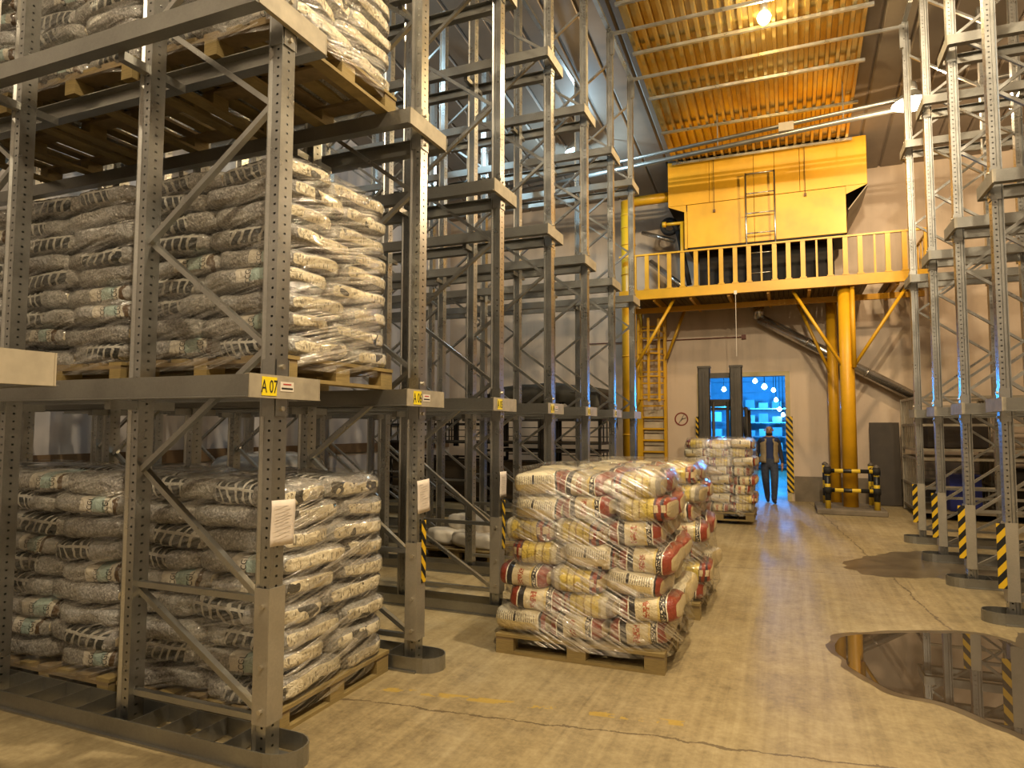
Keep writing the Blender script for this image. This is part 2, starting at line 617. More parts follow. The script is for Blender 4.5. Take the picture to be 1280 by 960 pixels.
INKR = simple('red_ink', (0.45, 0.04, 0.03), 0.6, 0, 0.0)
WHITE = simple('white_sticker', (0.78, 0.72, 0.62), 0.5, 0, 0.04)
YPAINT = mat_yellow('yellow_paint')
YPAINT2 = mat_yellow('yellow_frame_paint', (0.72, 0.40, 0.015), 0.38, 0.2)
FLOORM = mat_floor()
WALLM = mat_wall('far_wall_plaster', (0.64, 0.52, 0.40))
WALLS = mat_wall('side_wall_panel', (0.50, 0.47, 0.46))
PLINTH = simple('concrete_plinth', (0.20, 0.165, 0.12), 0.85, 0, 0.25, 3, 0.3)
CEILM = simple('ceiling_sheet', (0.27, 0.225, 0.18), 0.55, 0.1, 0.1, 1.5)
SEAM = simple('ceiling_seam', (0.18, 0.15, 0.12), 0.6)
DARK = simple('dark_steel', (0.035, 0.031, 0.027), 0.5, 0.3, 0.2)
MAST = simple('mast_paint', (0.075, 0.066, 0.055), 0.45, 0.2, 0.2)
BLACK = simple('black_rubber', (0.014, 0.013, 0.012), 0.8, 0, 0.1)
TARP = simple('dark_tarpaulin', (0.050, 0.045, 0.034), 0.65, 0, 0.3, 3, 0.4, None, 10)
DUCT = mat_galv('bright_duct', (0.62, 0.60, 0.56), 0.9, 0.22)
FILM_R = mat_film('stretch_film_rack_load', 0.04, 1.0, -0.24, (1.0, 0.97, 0.9), 0.38)
FILM_C = mat_film('stretch_film_floor_load', 0.05, 0.85, 0.50)
FEED = [mat_feed_text('feed_sack_text_panel'), mat_feed_gusset('feed_sack_gusset'), mat_feed_front('feed_sack_front')]
PELLET = [mat_pellet_window('pellet_sack_striped'), mat_pellet_panel('pellet_sack_panel'), mat_pellet_plain('pellet_sack_clear')]

# ------------------------------------------------------------------ the room
X0, X1, Y0, Y1 = -8.9, 8.9, -7.0, 16.9
DX0, DX1, DZ = -1.98, -0.09, 2.90          # doorway in the far wall
struct('floor', MB().b2(X0 - .3, X1 + .3, Y0 - .3, 30, -0.2, 0.0), FLOORM)
wb = struct('wall_far', MB().b2(X0, DX0, Y1, Y1 + .25, 0, 7.75).b2(DX1, X1, Y1, Y1 + .25, 0, 7.75).b2(DX0, DX1, Y1, Y1 + .25, DZ, 7.75), WALLM)
for a, b in ((X0, DX0 - .16), (DX1 + .16, X1)):
    struct('plinth', MB().b2(a, b, Y1 - .07, Y1 - .001, 0, .57), PLINTH, wb)


def side_prism(x, t):
    m = MB()
    pts = [(Y0, 0), (Y1, 0), (Y1, ceil_z(Y1) + .1), (Y0, ceil_z(Y0) + .1)]
    vs = [(x, p[0], p[1]) for p in pts] + [(x + t, p[0], p[1]) for p in pts]
    return m.add(vs, [(0, 1, 2, 3), (4, 7, 6, 5), (0, 4, 5, 1), (1, 5, 6, 2), (2, 6, 7, 3), (3, 7, 4, 0)])


wl = struct('wall_left', side_prism(X0, -.25), WALLS)
wr = struct('wall_right', side_prism(X1, .25), WALLS)
struct('wall_back', MB().b2(X0, X1, Y0 - .25, Y0, 0, ceil_z(Y0) + .1), WALLS)
struct('wall_strip', MB().b2(X0 + .001, X0 + .05, Y0, Y1 - .1, 1.12, 1.32), simple('wall_strip_brown', (0.16, 0.10, 0.05), 0.7), wl)  # flat dark brown strip running along each side wall
struct('wall_strip', MB().b2(X1 - .05, X1 - .001, Y0, Y1 - .1, 1.12, 1.32), bpy.data.materials['wall_strip_brown'], wr)

CEIL_ANG = -math.atan(0.10)
ce = struct('ceiling', MB().add([(X0, Y0, ceil_z(Y0) + .03), (X1, Y0, ceil_z(Y0) + .03), (X1, Y1, ceil_z(Y1) + .03), (X0, Y1, ceil_z(Y1) + .03),
                                 (X0, Y0, ceil_z(Y0) + .2), (X1, Y0, ceil_z(Y0) + .2), (X1, Y1, ceil_z(Y1) + .2), (X0, Y1, ceil_z(Y1) + .2)],
                                [(0, 1, 2, 3), (4, 7, 6, 5), (0, 4, 5, 1), (1, 5, 6, 2), (2, 6, 7, 3), (3, 7, 4, 0)]), SEAM)
npan = 36
pw = (X1 - X0) / npan
for i in range(npan):
    a, b = X0 + i * pw + .008, X0 + (i + 1) * pw - .008
    m = MB()
    q = [(a, 0.03), (a + .03, 0), (b - .03, 0), (b, 0.03)]
    vs = [(x, Y0 + .02, ceil_z(Y0) + z) for x, z in q] + [(x, Y1 - .002, ceil_z(Y1) + z) for x, z in q]
    m.add(vs, [(0, 1, 5, 4), (1, 2, 6, 5), (2, 3, 7, 6), (0, 4, 7, 3), (0, 3, 2, 1), (4, 5, 6, 7)])
    m.build('ceiling_panel', CEILM, ce)

# doorway surround
fr = struct('door_1', MB().b2(DX0 - .10, DX0, Y1 - .03, Y1 + .26, 0, DZ + .1).b2(DX1, DX1 + .10, Y1 - .03, Y1 + .26, 0, DZ + .1).b2(DX0, DX1, Y1 - .03, Y1 + .26, DZ, DZ + .1),
            simple('door_frame_paint', (0.50, 0.42, 0.22), 0.6))
for x in (DX0 - .07, DX1 + .07):
    o = link('hazard_strip', MB().box((0, 0, 0), (.15, .012, 1.75)).mesh('hazard_strip', HAZX), fr, (x, Y1 - .04, 1.07))

# ------------------------------------------------------------------ lamps
def bulb_mesh(r=0.1):
    return MB().lathe([(0.02, 0.09), (r * .7, 0.06), (r, 0.0), (r * .85, -.06), (r * .45, -.11), (0.01, -.125)], 16)


def lamp(loc, label, style, colr, watts, vis=None, r=0.10):
    t = thing('ceiling_lamp', label, 'lamp', loc, 0, 'hanging warehouse lamps')
    z = ceil_z(loc[1]) - loc[2]
    e = mat_emit('lamp_glow_' + style + str(len(bpy.data.materials)), vis or colr, {'dish': 9.0, 'bulb': 14.0, 'cool': 9.0}[style])
    hm = simple('lamp_housing_' + str(len(bpy.data.materials)), (0.45, 0.44, 0.42), 0.4, 0.6)
    if style == 'dish':
        MB().lathe([(.30, -.05), (.29, -.045), (.20, .06), (.09, .16), (.085, .16), (.19, .065), (.285, -.05), (.30, -.05)], 24, (0, 0, 0), False).build('reflector', hm, t, True)
        MB().lathe([(.002, -.13), (.12, -.12), (.22, -.09), (.29, -.04), (.27, -.028), (.002, -.028)], 24).build('diffuser', e, t)
        MB().lathe([(.08, .16), (.09, .20), (.07, .30), (.02, .33)], 12).build('housing', hm, t, True)
        MB().tube((0, 0, .32), (0, 0, z), .012).build('hanger', hm, t)
    else:
        g = bulb_mesh(.105 if style == 'bulb' else .13).build('bulb', e, t, True)
        g.location.z = -.10 if style == 'cool' else 0
        MB().lathe([(.055, .08), (.06, .12), (.05, .20), (.03, .22)], 12).build('housing', hm, t, True)
        MB().tube((0, 0, .21), (0, 0, max(.24, z - (.12 if -2.3 < loc[0] < 1.3 else 0))), .012).build('hanger', hm, t)
        if style == 'cool':
            MB().lathe([(.06, .1), (.075, .1), (.23, -.06), (.27, -.15), (.262, -.152), (.22, -.06), (.07, .09), (.06, .1)], 20, (0, 0, 0), False).build('reflector', hm, t, True)
    ld = bpy.data.lights.new('lamp_light', 'POINT')
    ld.color = colr
    ld.energy = watts
    ld.shadow_soft_size = r
    lo = bpy.data.objects.new('lamp_light', ld)
    C.objects.link(lo)
    lo.parent = t
    lo.location = (0, 0, {'dish': -.24, 'cool': -.36, 'bulb': -.32}[style])
    return t


lamp((-0.23, 10.45, 7.86), 'glowing yellow sodium lamp hanging under the corrugated sheeting', 'bulb', SODIUM, W_FAR, (1.0, 0.72, 0.22))
lamp((1.947, 12.30, 7.0), 'bright round dish lamp above the racks on the window-less far side', 'dish', WARM, W_DISH, (1.0, 0.88, 0.62))
bpy.data.objects['ceiling_lamp.001']['label'] = 'bright white round dish lamp hanging right of the corrugated sheeting'
lamp((-4.05, 13.4, 7.66), 'cool bluish-white lamp glowing behind the upright racks', 'cool', COOL, W_COOL, (0.35, 0.85, 1.0))
lamp((0.9, 4.6, 8.3), 'sodium lamp over the aisle above the front pallets', 'dish', HALOG, W_NEAR, (1.0, 0.72, 0.22))
lamp((0.9, -0.5, 8.7), 'sodium lamp over the aisle behind the viewpoint', 'dish', HALOG, W_BACK, (1.0, 0.72, 0.22))
lamp((-3.5, -4.5, 8.9), 'sodium lamp at the near end of the hall', 'dish', HALOG, W_BACK * .35, (1.0, 0.72, 0.22))
lamp((5.6, 7.5, 7.9), 'dish lamp over the racks opposite the loaded bays', 'dish', WARM, W_SIDE, (1.0, 0.88, 0.62))
lamp((-6.0, 7.0, 8.2), 'cool lamp over the back of the loaded racks', 'cool', COOL, W_COOL * .8, (0.35, 0.85, 1.0))

# ------------------------------------------------------------------ corrugated sheeting under the ceiling
dk = thing('corrugated_sheeting', 'ribbed yellow metal sheeting fixed below the ceiling over the aisle', 'ceiling sheet')
CORR = NT('corrugated_metal')
_P = CORR.pos()
CORR.set(CORR.ramp(CORR.noise(_P, 2.2, 5), [(0.3, (0.50, 0.33, 0.09)), (0.55, (0.64, 0.48, 0.18)), (0.75, (0.60, 0.54, 0.36))]), 0.27, 0.92)
CORR = CORR.m
DX = (-2.34, 1.30)
pitch = 0.163
nrib = int((DX[1] - DX[0]) / pitch)
for i in range(nrib):
    x = DX[0] + i * pitch
    q = [(x, .0), (x + .075, .0), (x + .092, -.075), (x + .142, -.075), (x + .161, 0), (x + .161, .004), (x + .140, -.070), (x + .094, -.070), (x + .077, .004), (x, .004)]
    m = MB()
    ya, yb = 5.0, 15.15
    vs = [(p[0], ya, ceil_z(ya) - .03 + p[1]) for p in q] + [(p[0], yb, ceil_z(yb) - .03 + p[1]) for p in q]
    n = len(q)
    m.add(vs, [(k, (k + 1) % n, n + (k + 1) % n, n + k) for k in range(n)] + [tuple(range(n)), tuple(range(2 * n - 1, n - 1, -1))])
    m.build('sheet_rib', CORR, dk)
for yb in (6.6, 8.2, 9.75, 11.0, 12.4, 13.7, 15.1):
    z = ceil_z(yb) - .135
    MB().box(((DX[0] + DX[1]) / 2, yb, z), (DX[1] - DX[0], .05, .05)).build('cross_bar', GALV, dk)
    if yb > 8:
        for i in range(nrib):
            MB().box((DX[0] + i * pitch + .117, yb + .05, z + .012), (.03, .05, .03)).build('clip', GALV_D, dk)

# cable tray and conduits slung across the hall
ct = thing('cable_tray', 'grey cable tray and conduits slung across the hall below the ceiling', 'cable tray')
for k, (dz, dy, r) in enumerate(((0, 0, .035), (-.10, .12, .03), (-.17, .0, .05), (.07, .22, .028))):
    MB().tube((-8.5, 14.7 + dy, 7.35 + dz - .02), (8.6, 11.85 + dy, 7.37 + dz), r, 8).build('conduit', GALV_D, ct, True)
jb = MB().box((0.05, 13.20, 7.27), (.26, .10, .16)).build('junction_box', simple('junction_grey', (.22, .19, .14), .5), ct)
for x in (-6, -3.4, -1.2, 1.0, 3.4, 6.2):
    yy = 11.85 + (8.6 - x) * (2.85 / 17.1)
    MB().tube((x, yy, 7.2), (x, yy, ceil_z(yy)), .012, 6).build('hanger_rod', GALV_D, ct)

# ------------------------------------------------------------------ drive-in racks
LV = (1.90, 3.90, 5.94)
PX = (0.0, -0.98, -2.18, -3.18, -4.38, -5.38)
PH = 7.95


def post_mesh():
    """perforated upright, 100 x 90 mm, slots cut through front and both sides"""
    m = MB()
    H = PH

    def strip(pts):
        for a, b in zip(pts[:-1], pts[1:]):
            m.add([(a[0], a[1], 0), (b[0], b[1], 0), (b[0], b[1], H), (a[0], a[1], H)], [(0, 1, 2, 3)])
    hw, step, hs = 0.008, 0.05, 0.011
    # front face x=.045
    strip([(.045, -.05), (.045, -hw)])
    strip([(.045, hw), (.045, .05)])
    # sides with a folded groove and back lips
    for s in (-1, 1):
        strip([(.045, .05 * s), (.026, .05 * s)])
        strip([(.012, .05 * s), (.0, .05 * s), (-.010, .038 * s), (-.028, .038 * s), (-.038, .052 * s), (-.045, .052 * s), (-.045, .028 * s)])
    strip([(-.045, -.030), (-.045, .030)])
    n = int(H / step)
    for i in range(n + 1):
        z0 = 0 if i == 0 else i * step - step / 2 + hs / 2
        z1 = H if i == n else i * step + step / 2 - hs / 2
        m.add([(.045, -hw, z0), (.045, hw, z0), (.045, hw, z1), (.045, -hw, z1)], [(0, 1, 2, 3)])
        for s in (-1, 1):
            m.add([(.026, .05 * s, z0), (.012, .05 * s, z0), (.012, .05 * s, z1), (.026, .05 * s, z1)], [(0, 1, 2, 3)])
    return m.mesh('post', GALV)


POST = post_mesh()
RISE = 0.665
B_UP = MB().bar((-.94, 0, 0), (-.04, 0, RISE), .030, .036, (0, 1, 0)).mesh('brace', GALV)
B_DN = MB().bar((-.94, 0, RISE), (-.04, 0, 0), .030, .036, (0, 1, 0)).mesh('brace', GALV)
B_HZ = MB().bar((-.94, 0, 0), (-.04, 0, 0), .032, .036, (0, 1, 0)).mesh('brace', GALV)
B_LO = MB().bar((-.94, 0, .54), (-.04, 0, 0), .030, .036, (0, 1, 0)).mesh('brace', GALV)
RL0, RL1 = -5.62, 0.078
_prof = [(.205, .055), (.265, .055), (.265, -.052), (.285, -.055), (.285, -.060), (.205, -.060), (.205, -.055), (.258, -.052), (.258, .050), (.205, .050)]
RAILP = MB().extr(_prof, RL0, RL1).mesh('load_rail', GALV_D)
RAILN = MB().extr([(-a, b) for a, b in _prof], RL0, RL1).mesh('load_rail', GALV_D)
CAPMESH = MB().box((0, 0, 0), (.006, .53, .118)).box((-.012, 0, .057), (.03, .53, .005)).box((-.012, 0, -.057), (.03, .53, .005)).box((-.01, .262, 0), (.03, .006, .118)).mesh('rail_cap', CAPM)
ARM = MB().box((0, 0, 0), (.05, .42, .05)).mesh('support_arm', GALV_D)
CONN = MB().box((0, 0, 0), (.006, .086, .30)).box((-.04, .053, 0), (.08, .005, .30)).box((-.04, -.053, 0), (.08, .005, .30)).mesh('connector', GALV)
BOLTM = MB().tube((0, 0, 0), (.016, 0, 0), .013, 8).mesh('bolt', BOLT)
GUARDM = MB().box((.0, 0, 0), (.006, .118, .68)).box((-.045, .059, 0), (.09, .005, .68)).box((-.045, -.059, 0), (.09, .005, .68)).mesh('guard_plate', GUARD)
BASEM = MB().box((0, 0, .006), (.16, .17, .012)).mesh('base_plate', GALV_D)
HSTRIP = MB().box((0, 0, 0), (.004, .058, .44)).mesh('hazard_strip', HAZ)


HSTRIPX = MB().box((0, 0, 0), (.066, .006, .56)).mesh('hazard_strip', HAZX)


def channel_mesh():
    """floor guide rail: two upright flanges, cross plates, rounded nose"""
    m = MB()
    x0, x1, w, h, th = RL0, 0.10, .13, .10, .007
    m.b2(x0, x1, w - th, w, 0, h).b2(x0, x1, -w, -w + th, 0, h)
    m.b2(x0, x1, w, w + .02, 0, .012).b2(x0, x1, -w - .02, -w, 0, .012)
    k = 10
    for i in range(k):
        a, b = -PI / 2 + PI * i / k, -PI / 2 + PI * (i + 1) / k
        p = [(x1 + r * math.cos(t) * 1.1, r * math.sin(t)) for t in (a, b) for r in (w - th, w)]
        vs = [(q[0], q[1], z) for z in (0, h) for q in p]
        m.add(vs, [(0, 1, 3, 2), (4, 6, 7, 5), (1, 5, 7, 3), (0, 2, 6, 4)])
    return m.mesh('floor_channel', GALV_D)


CHAN = channel_mesh()
PLATE = MB().box((0, 0, .055), (.006, .246, .09)).mesh('cross_plate', GALV_D)


def rack_frame(x, y, rz, label, code=None, sticker=False, strip=None, near=False, guard=True):
    t = thing('rack_frame', label, 'rack', (x, y, 0), rz, 'galvanised drive-in rack frames')
    for i, px in enumerate(PX):
        po = link('post', POST, t, (px, 0, 0))
        link('base_plate', BASEM, po)
        if i == 0:
            if guard:
                link('guard_plate', GUARDM, po, (.052, 0, .53))
                for dz in (-.27, -.05, .25):
                    link('bolt', BOLTM, po, (.02, -.062, .53 + dz), (0, 0, -PI / 2))
            if strip is not None:
                s = link('hazard_strip', HSTRIP, po, (.058, strip, .80)) if rz == 0 else link('hazard_strip', HSTRIPX, po, (.088, .064, .58))
    for f in range(3):
        ox = PX[2 * f]
        seq = []
        for k in range(5):
            zr, zl = .78 + 1.33 * k, .78 + RISE + 1.33 * k
            link('brace', B_DN, t, (ox, 0.012, zr))
            link('brace', B_UP, t, (ox, -0.012, zl))
        for z in (.20, .80):
            link('brace', B_HZ, t, (ox, 0.0, z))
        link('brace', B_LO, t, (ox, 0.012, .22))
    for li, z in enumerate(LV):
        link('load_rail', RAILP, t, (0, 0, z))
        link('load_rail', RAILN, t, (0, 0, z))
        cp = link('rail_cap', CAPMESH, t, (.083, 0, z))
        co = link('connector', CONN, t, (.050, 0, z))
        for dz in (.11, -.11):
            link('bolt', BOLTM, co, (.0, 0, dz))
        for px in PX[1:4]:
            link('support_arm', ARM, t, (px, 0, z - .085))
        if li == 0 and code:
            lb = link('location_label', MB().box((0, 0, 0), (.003, .105, .095)).mesh('location_label', LABY), cp, (.004, -.13, 0))
            tm = text_mesh(code, .082, INK)
            lt = link('lettering', tm, cp, (.0062, -.13, -.004), (PI / 2, 0, PI / 2), (.72, 1.15, 1))
            if sticker:
                st = link('sticker', MB().box((0, 0, 0), (.002, .10, .050)).mesh('sticker', WHITE), cp, (.004, .0, 0.004))
                link('sticker_print', MB().box((0, 0, .012), (.001, .06, .007)).mesh('sticker_print', INKR), cp, (.0055, .0, 0.004))
                link('sticker_print', MB().box((0, 0, -.010), (.001, .085, .009)).mesh('sticker_print', INK), cp, (.0055, .0, 0.004))
    link('floor_channel', CHAN, t)
    if near:
        for k in range(14):
            link('cross_plate', PLATE, t, (-.16 - .22 * k, 0, 0))
    return t


PITCH_Y, Y7 = 1.466, 2.80
names_l = {8: 'nearest rack frame cut off at the picture edge', 7: 'rack frame with the yellow A 07 label in front of the wrapped loads',
           6: 'rack frame with the yellow A 06 label behind the loaded bay', 5: 'rack frame with the yellow A 05 label, empty bays beside it',
           4: 'rack frame with the yellow A 04 label, third empty upright', 3: 'rack frame labelled A 03 beyond the A 04 frame',
           2: 'second to last rack frame before the yellow pipe', 1: 'last rack frame of the loaded side beside the yellow pipe'}
for k in range(8, 0, -1):
    rack_frame(-2.52, Y7 + PITCH_Y * (7 - k), 0, names_l[k], None if k in (8, 1) else 'A %02d' % k, k in (7, 6, 4), 0.03 if k in (6, 5, 4) else None, k >= 6)
names_r = ['rack frame opposite, just outside the picture beside the puddle', 'nearest rack frame opposite the loaded side, beyond the puddle',
           'second rack frame opposite the loaded side, counted from the puddle', 'third rack frame opposite the loaded side, counted from the puddle',
           'last rack frame opposite the loaded side, nearest the striped barrier']
for i in range(5):
    rack_frame(1.77, Y7 + PITCH_Y * (2 + i), PI, names_r[i], None, False, .03 if i else None, i < 3, i > 0)

# ties over the tops of the uprights
for x, lab in ((-2.52, 'long tie along the tops of the front uprights, loaded side'), (-3.50, 'long tie along the tops of the second uprights, loaded side'),
               (-6.90, 'long tie along the tops of the rearmost uprights, loaded side'), (1.77, 'long tie along the tops of the front uprights, opposite side')):
    tag(MB().b2(x - .03, x + .03, 1.2 if x < 0 else 5.5, 11.7, 7.952, 8.0).build('tie_beam', GALV), lab, 'tie beam', 'rack top ties')
for i, y in enumerate((8.664, 10.13, 11.596)):
    lab = ['nearest tie bar crossing the aisle under the corrugated sheeting', 'middle tie bar crossing the aisle under the corrugated sheeting', 'farthest tie bar crossing the aisle under the corrugated sheeting'][i]
    t = thing('portal_tie', lab, 'tie bar', (0, y, 0), 0, 'tie bars across the aisle')
    z = 7.90 - .02 * i
    MB().b2(-2.50, 1.75, -.09, -.06, z - .025, z + .025).build('bar', GALV, t)
    for x in (-2.46, 1.71):
        MB().b2(x - .025, x + .025, -.10, -.055, z - .34, z + .03).build('bracket', GALV, t)
# paper sheets hung on the uprights
for i, (y, z, lab) in enumerate(((Y7, 1.195, 'largest paper sheet, taped to the nearest label upright'), (Y7 + PITCH_Y, 1.195, 'paper sheet hanging on the upright behind the loaded bay'), (Y7 + 2 * PITCH_Y, 1.165, 'paper sheet hanging beside the front aisle sacks'))):
    t = thing('paper_sheet', lab, 'paper', (-2.466, y + .03, z), 0, 'paper sheets on the uprights')
    t.rotation_euler = (math.radians((-2, 3, -1)[i]), math.radians(-3), 0)
    m = MB()
    n = 6
    vs = []
    for a in range(n + 1):
        for b in range(n + 1):
            yy, zz = (a / n - .5) * .165, (b / n - .5) * .235
            vs.append((.006 * math.sin(yy * 22 + i) + .005 * math.sin(zz * 17), yy, zz))
    m.add(vs, [(a * (n + 1) + b, (a + 1) * (n + 1) + b, (a + 1) * (n + 1) + b + 1, a * (n + 1) + b + 1) for a in range(n) for b in range(n)])
    s = m.build('sheet', PAPER, t, True)
    s.modifiers.new('thick', 'SOLIDIFY').thickness = .0008
    for r in range(9):
        MB().box((.009 + .003 * math.sin(r), -.005, .085 - r * .017), (.0008, .12 - .02 * (r % 3), .0022)).build('print_line', simple('grey_print', (0.4, .36, .33), .8) if i == 0 and r == 0 else bpy.data.materials['grey_print'], t)

# ------------------------------------------------------------------ pallets
def pallet_parts(LX, LY, along):
    """list of (name, mesh, loc); along = axis of the bottom boards"""
    L, Wd = (LX, LY) if along == 'x' else (LY, LX)
    parts = []

    def bx(nm, c, s, mm):
        if along == 'y':
            c, s = (c[1], c[0], c[2]), (s[1], s[0], s[2])
        key = (nm, tuple(round(q, 3) for q in s), mm.name)
        me = _pm.get(key)
        if me is None:
            me = MB().box((0, 0, 0), s).mesh(nm, mm)
            _pm[key] = me
        parts.append((nm, me, c))
    for y in (-1, 0, 1):
        yy = y * (Wd / 2 - .05)
        bx('bottom_board', (0, yy, .011), (L, .10, .022), WOOD)
        for x in (-1, 0, 1):
            bx('block', (x * (L / 2 - .07), yy, .0615), (.14, .10, .079), WOOD)
    for x in (-1, 0, 1):
        bx('stringer_board', (x * (L / 2 - .07), 0, .112), (.14, Wd, .022), WOOD2)
    k = 7
    for i in range(k):
        yy = -Wd / 2 + .05 + i * (Wd - .10) / (k - 1)
        bx('top_board', (0, yy, .134), (L, .115, .022), WOOD if i % 2 == 0 else WOOD2)
    return parts


_pm = {}


def pallet(cx, cy, z, LX, LY, along, label, rz=0):
    t = thing('wooden_pallet', label, 'pallet', (cx, cy, z), rz, 'wooden pallets')
    for nm, me, c in pallet_parts(LX, LY, along):
        link(nm, me, t, c)
    return t


# ------------------------------------------------------------------ sacks
def sack_mesh(name, a, b, c, seed, m, n=4.6, wr=1.0):
    bm = bmesh.new()
    bmesh.ops.create_cube(bm, size=2)
    bmesh.ops.subdivide_edges(bm, edges=bm.edges[:], cuts=9, use_grid_fill=True)
    off = Vector((seed * 3.17, seed * 1.31, seed * 7.7))
    for v in bm.verts:
        p = v.co.copy()
        q = (abs(p.x) ** n + abs(p.y) ** n + abs(p.z) ** n) ** (1 / n)
        p /= q
        co = Vector((p.x * a, p.y * b, p.z * c))
        edge = max(abs(p.x) ** 7, abs(p.y) ** 7)
        co.z *= 1 - .12 * edge
        nn = noise.noise_vector(co * 5.0 + off)
        n2 = noise.noise_vector(co * 16.0 + off)
        co += nn * .018 * wr + n2 * .0065 * wr
        # horizontal creases near the ends
        co.z += .004 * wr * math.sin(co.x * 70 + seed) * abs(p.x) ** 3
        v.co = co
    me = bpy.data.meshes.new(name)
    bm.to_mesh(me)
    bm.free()
    me.polygons.foreach_set('use_smooth', [True] * len(me.polygons))
    me.materials.append(m)
    return me


PEL = {d: [sack_mesh('pellet_sack', .318, .288, .075, s + d * 10, PELLET[d]) for s in range(4)] for d in range(3)}
FEE = {d: [sack_mesh('feed_sack', .222, .29, .092, s + 40 + d * 10, FEED[d], 4.2, .8) for s in range(3)] for d in range(3)}
ORD = ['bottom', 'second', 'third', 'fourth', 'fifth', 'sixth', 'seventh', 'eighth', 'ninth', 'tenth']
_txt = {}


def ccgl(sack, me):
    """print CCGL upright on the white panel, laid onto the sack's own surface"""
    if me.name not in _txt:
        tm = text_mesh('CCGL', .058, INK, 0.0)
        bvh = BVHTree.FromPolygons([v.co.copy() for v in me.vertices], [tuple(p.vertices) for p in me.polygons])
        bm = bmesh.new()
        bm.from_mesh(tm)
        bmesh.ops.triangulate(bm, faces=bm.faces[:])
        for v in bm.verts:
            p = v.co
            x, z = .085 - p.y * 0.9, p.x * 0.72          # turned a quarter, reading upward
            h = bvh.ray_cast(Vector((x, -1, z)), Vector((0, 1, 0)))
            y = h[0].y if h[0] is not None else -.25
            v.co = Vector((x, y - .0025, z))
        bm.to_mesh(tm)
        bm.free()
        tm2 = tm.copy()
        for v in tm2.vertices:
            x = v.co.x + .115
            h = bvh.ray_cast(Vector((x, -1, v.co.z)), Vector((0, 1, 0)))
            v.co = Vector((x, (h[0].y if h[0] is not None else -.25) - .0025, v.co.z))
        _txt[me.name] = (tm, tm2)
    for k, tm in enumerate(_txt[me.name]):
        link('lettering', tm, sack)


def film_shell(name, label, rings, mat, cx, cy, seed, wob=.012):
    """rings: (z, half x, half y); a thin rounded sleeve that follows the load, open underneath, folded over the top edge"""
    n = 72
    vs, fs = [], []
    R = len(rings)
    for k, (z, hx, hy) in enumerate(rings):
        for i in range(n):
            t = 2 * PI * i / n
            c, s = math.cos(t), math.sin(t)
            e = 5.0
            q = (abs(c) ** e + abs(s) ** e) ** (1 / e)
            x, y = c / q * hx, s / q * hy
            w = noise.noise(Vector((x * 4 + seed, y * 4, z * 9))) * wob
            f = 1 + w / max(hx, hy) * 1.6
            vs.append((cx + x * f, cy + y * f, z + (noise.noise(Vector((x * 3, y * 3, seed))) * .02 if k == R - 1 else 0)))
    for k in range(R - 1):
        for i in range(n):
            j = (i + 1) % n
            fs.append((k * n + i, k * n + j, (k + 1) * n + j, (k + 1) * n + i))
    o = MB().add(vs, fs).build(name, mat, None, True)
    return tag(o, label, 'stretch wrap', 'stretch film on the loads')


def pellet_load(cx, cy, z0, rows, rh, phrase, far=True, deep=0):
    for r in range(rows):
        for ix in (1, -1):
            for iy in (-1, 1):
                if iy == 1 and not far and r < rows - 1:
                    continue
                rr = random.random()
                d = 0 if rr < .42 else (1 if rr < .72 else 2)
                if (r, ix, iy, deep) in ((1, 1, -1, 0), (4, 1, -1, 0), (4, -1, -1, 0)):
                    d = 1
                me = PEL[d][random.randrange(4)]
                top = r / (rows - 1)
                sx = 1 - .05 * top ** 2
                dx_, dy_ = (.06, -.05, .03, -.07)[r % 4], (.10, -.09, .05, -.12, .0)[r % 5]
                o = link('pellet_sack', me, None,
                         (cx + ix * .295 * sx + dx_ / 2 + random.uniform(-.01, .01), cy + iy * .268 * sx + dy_ / 2 + random.uniform(-.01, .01), z0 + rh * (r + .5)),
                         (random.uniform(-.05, .07), random.uniform(-.05, .05), (0 if iy < 0 else PI) + random.uniform(-.06, .06)))
                o.scale = (1 - ix * dx_ / .6, 1 - iy * dy_ / .55, rh / .140)
                desc = ('striped clear pellet sack', 'pellet sack with pale panel', 'plain clear pellet sack')[d]
                tag(o, f"{desc}, {ORD[r]} layer, {'aisle' if ix > 0 else 'wall'} end, {'near' if iy < 0 else 'far'} side, {phrase}", 'sack', 'pellet sacks ' + phrase)
                if d == 1 and iy < 0 and deep < 2:
                    ccgl(o, me)
    H = rows * rh
    rings = [(z0 - .075, .612, .585), (z0 - .02, .622, .585)] + [(z0 + H * (k + .5) / (rows * 2), .622 + (.012 if k % 2 == 0 else -.004) - .02 * (k / rows / 2) ** 2, .565 + (.012 if k % 2 == 0 else -.004) - .02 * (k / rows / 2) ** 2) for k in range(rows * 2)]
    rings += [(z0 + H + .012, .585, .53), (z0 + H + .02, .50, .45), (z0 + H + .015, .42, .36)]
    film_shell('stretch_wrap', 'clear stretch film around the ' + phrase, rings, FILM_R, cx, cy, cx * 3 + z0)


LANE = Y7 + PITCH_Y / 2
for lv, (z, rows, rh, nm) in enumerate(((0.0, 9, .137, 'floor-level'), (LV[0] + .057, 9, .131, 'middle-level'), (LV[1] + .057, 8, .135, 'top-level'))):
    for dp, (cx, pos) in enumerate(((-3.225, 'front'), (-4.50, 'second'), (-5.775, 'third'))):
        ph = f"{pos} {nm} rack load"
        pallet(cx, LANE, z, 1.2, 1.14, 'y', f"wooden pallet under the {ph}")
        pellet_load(cx, LANE, z + .147, rows, rh, ph, dp == 0, dp)


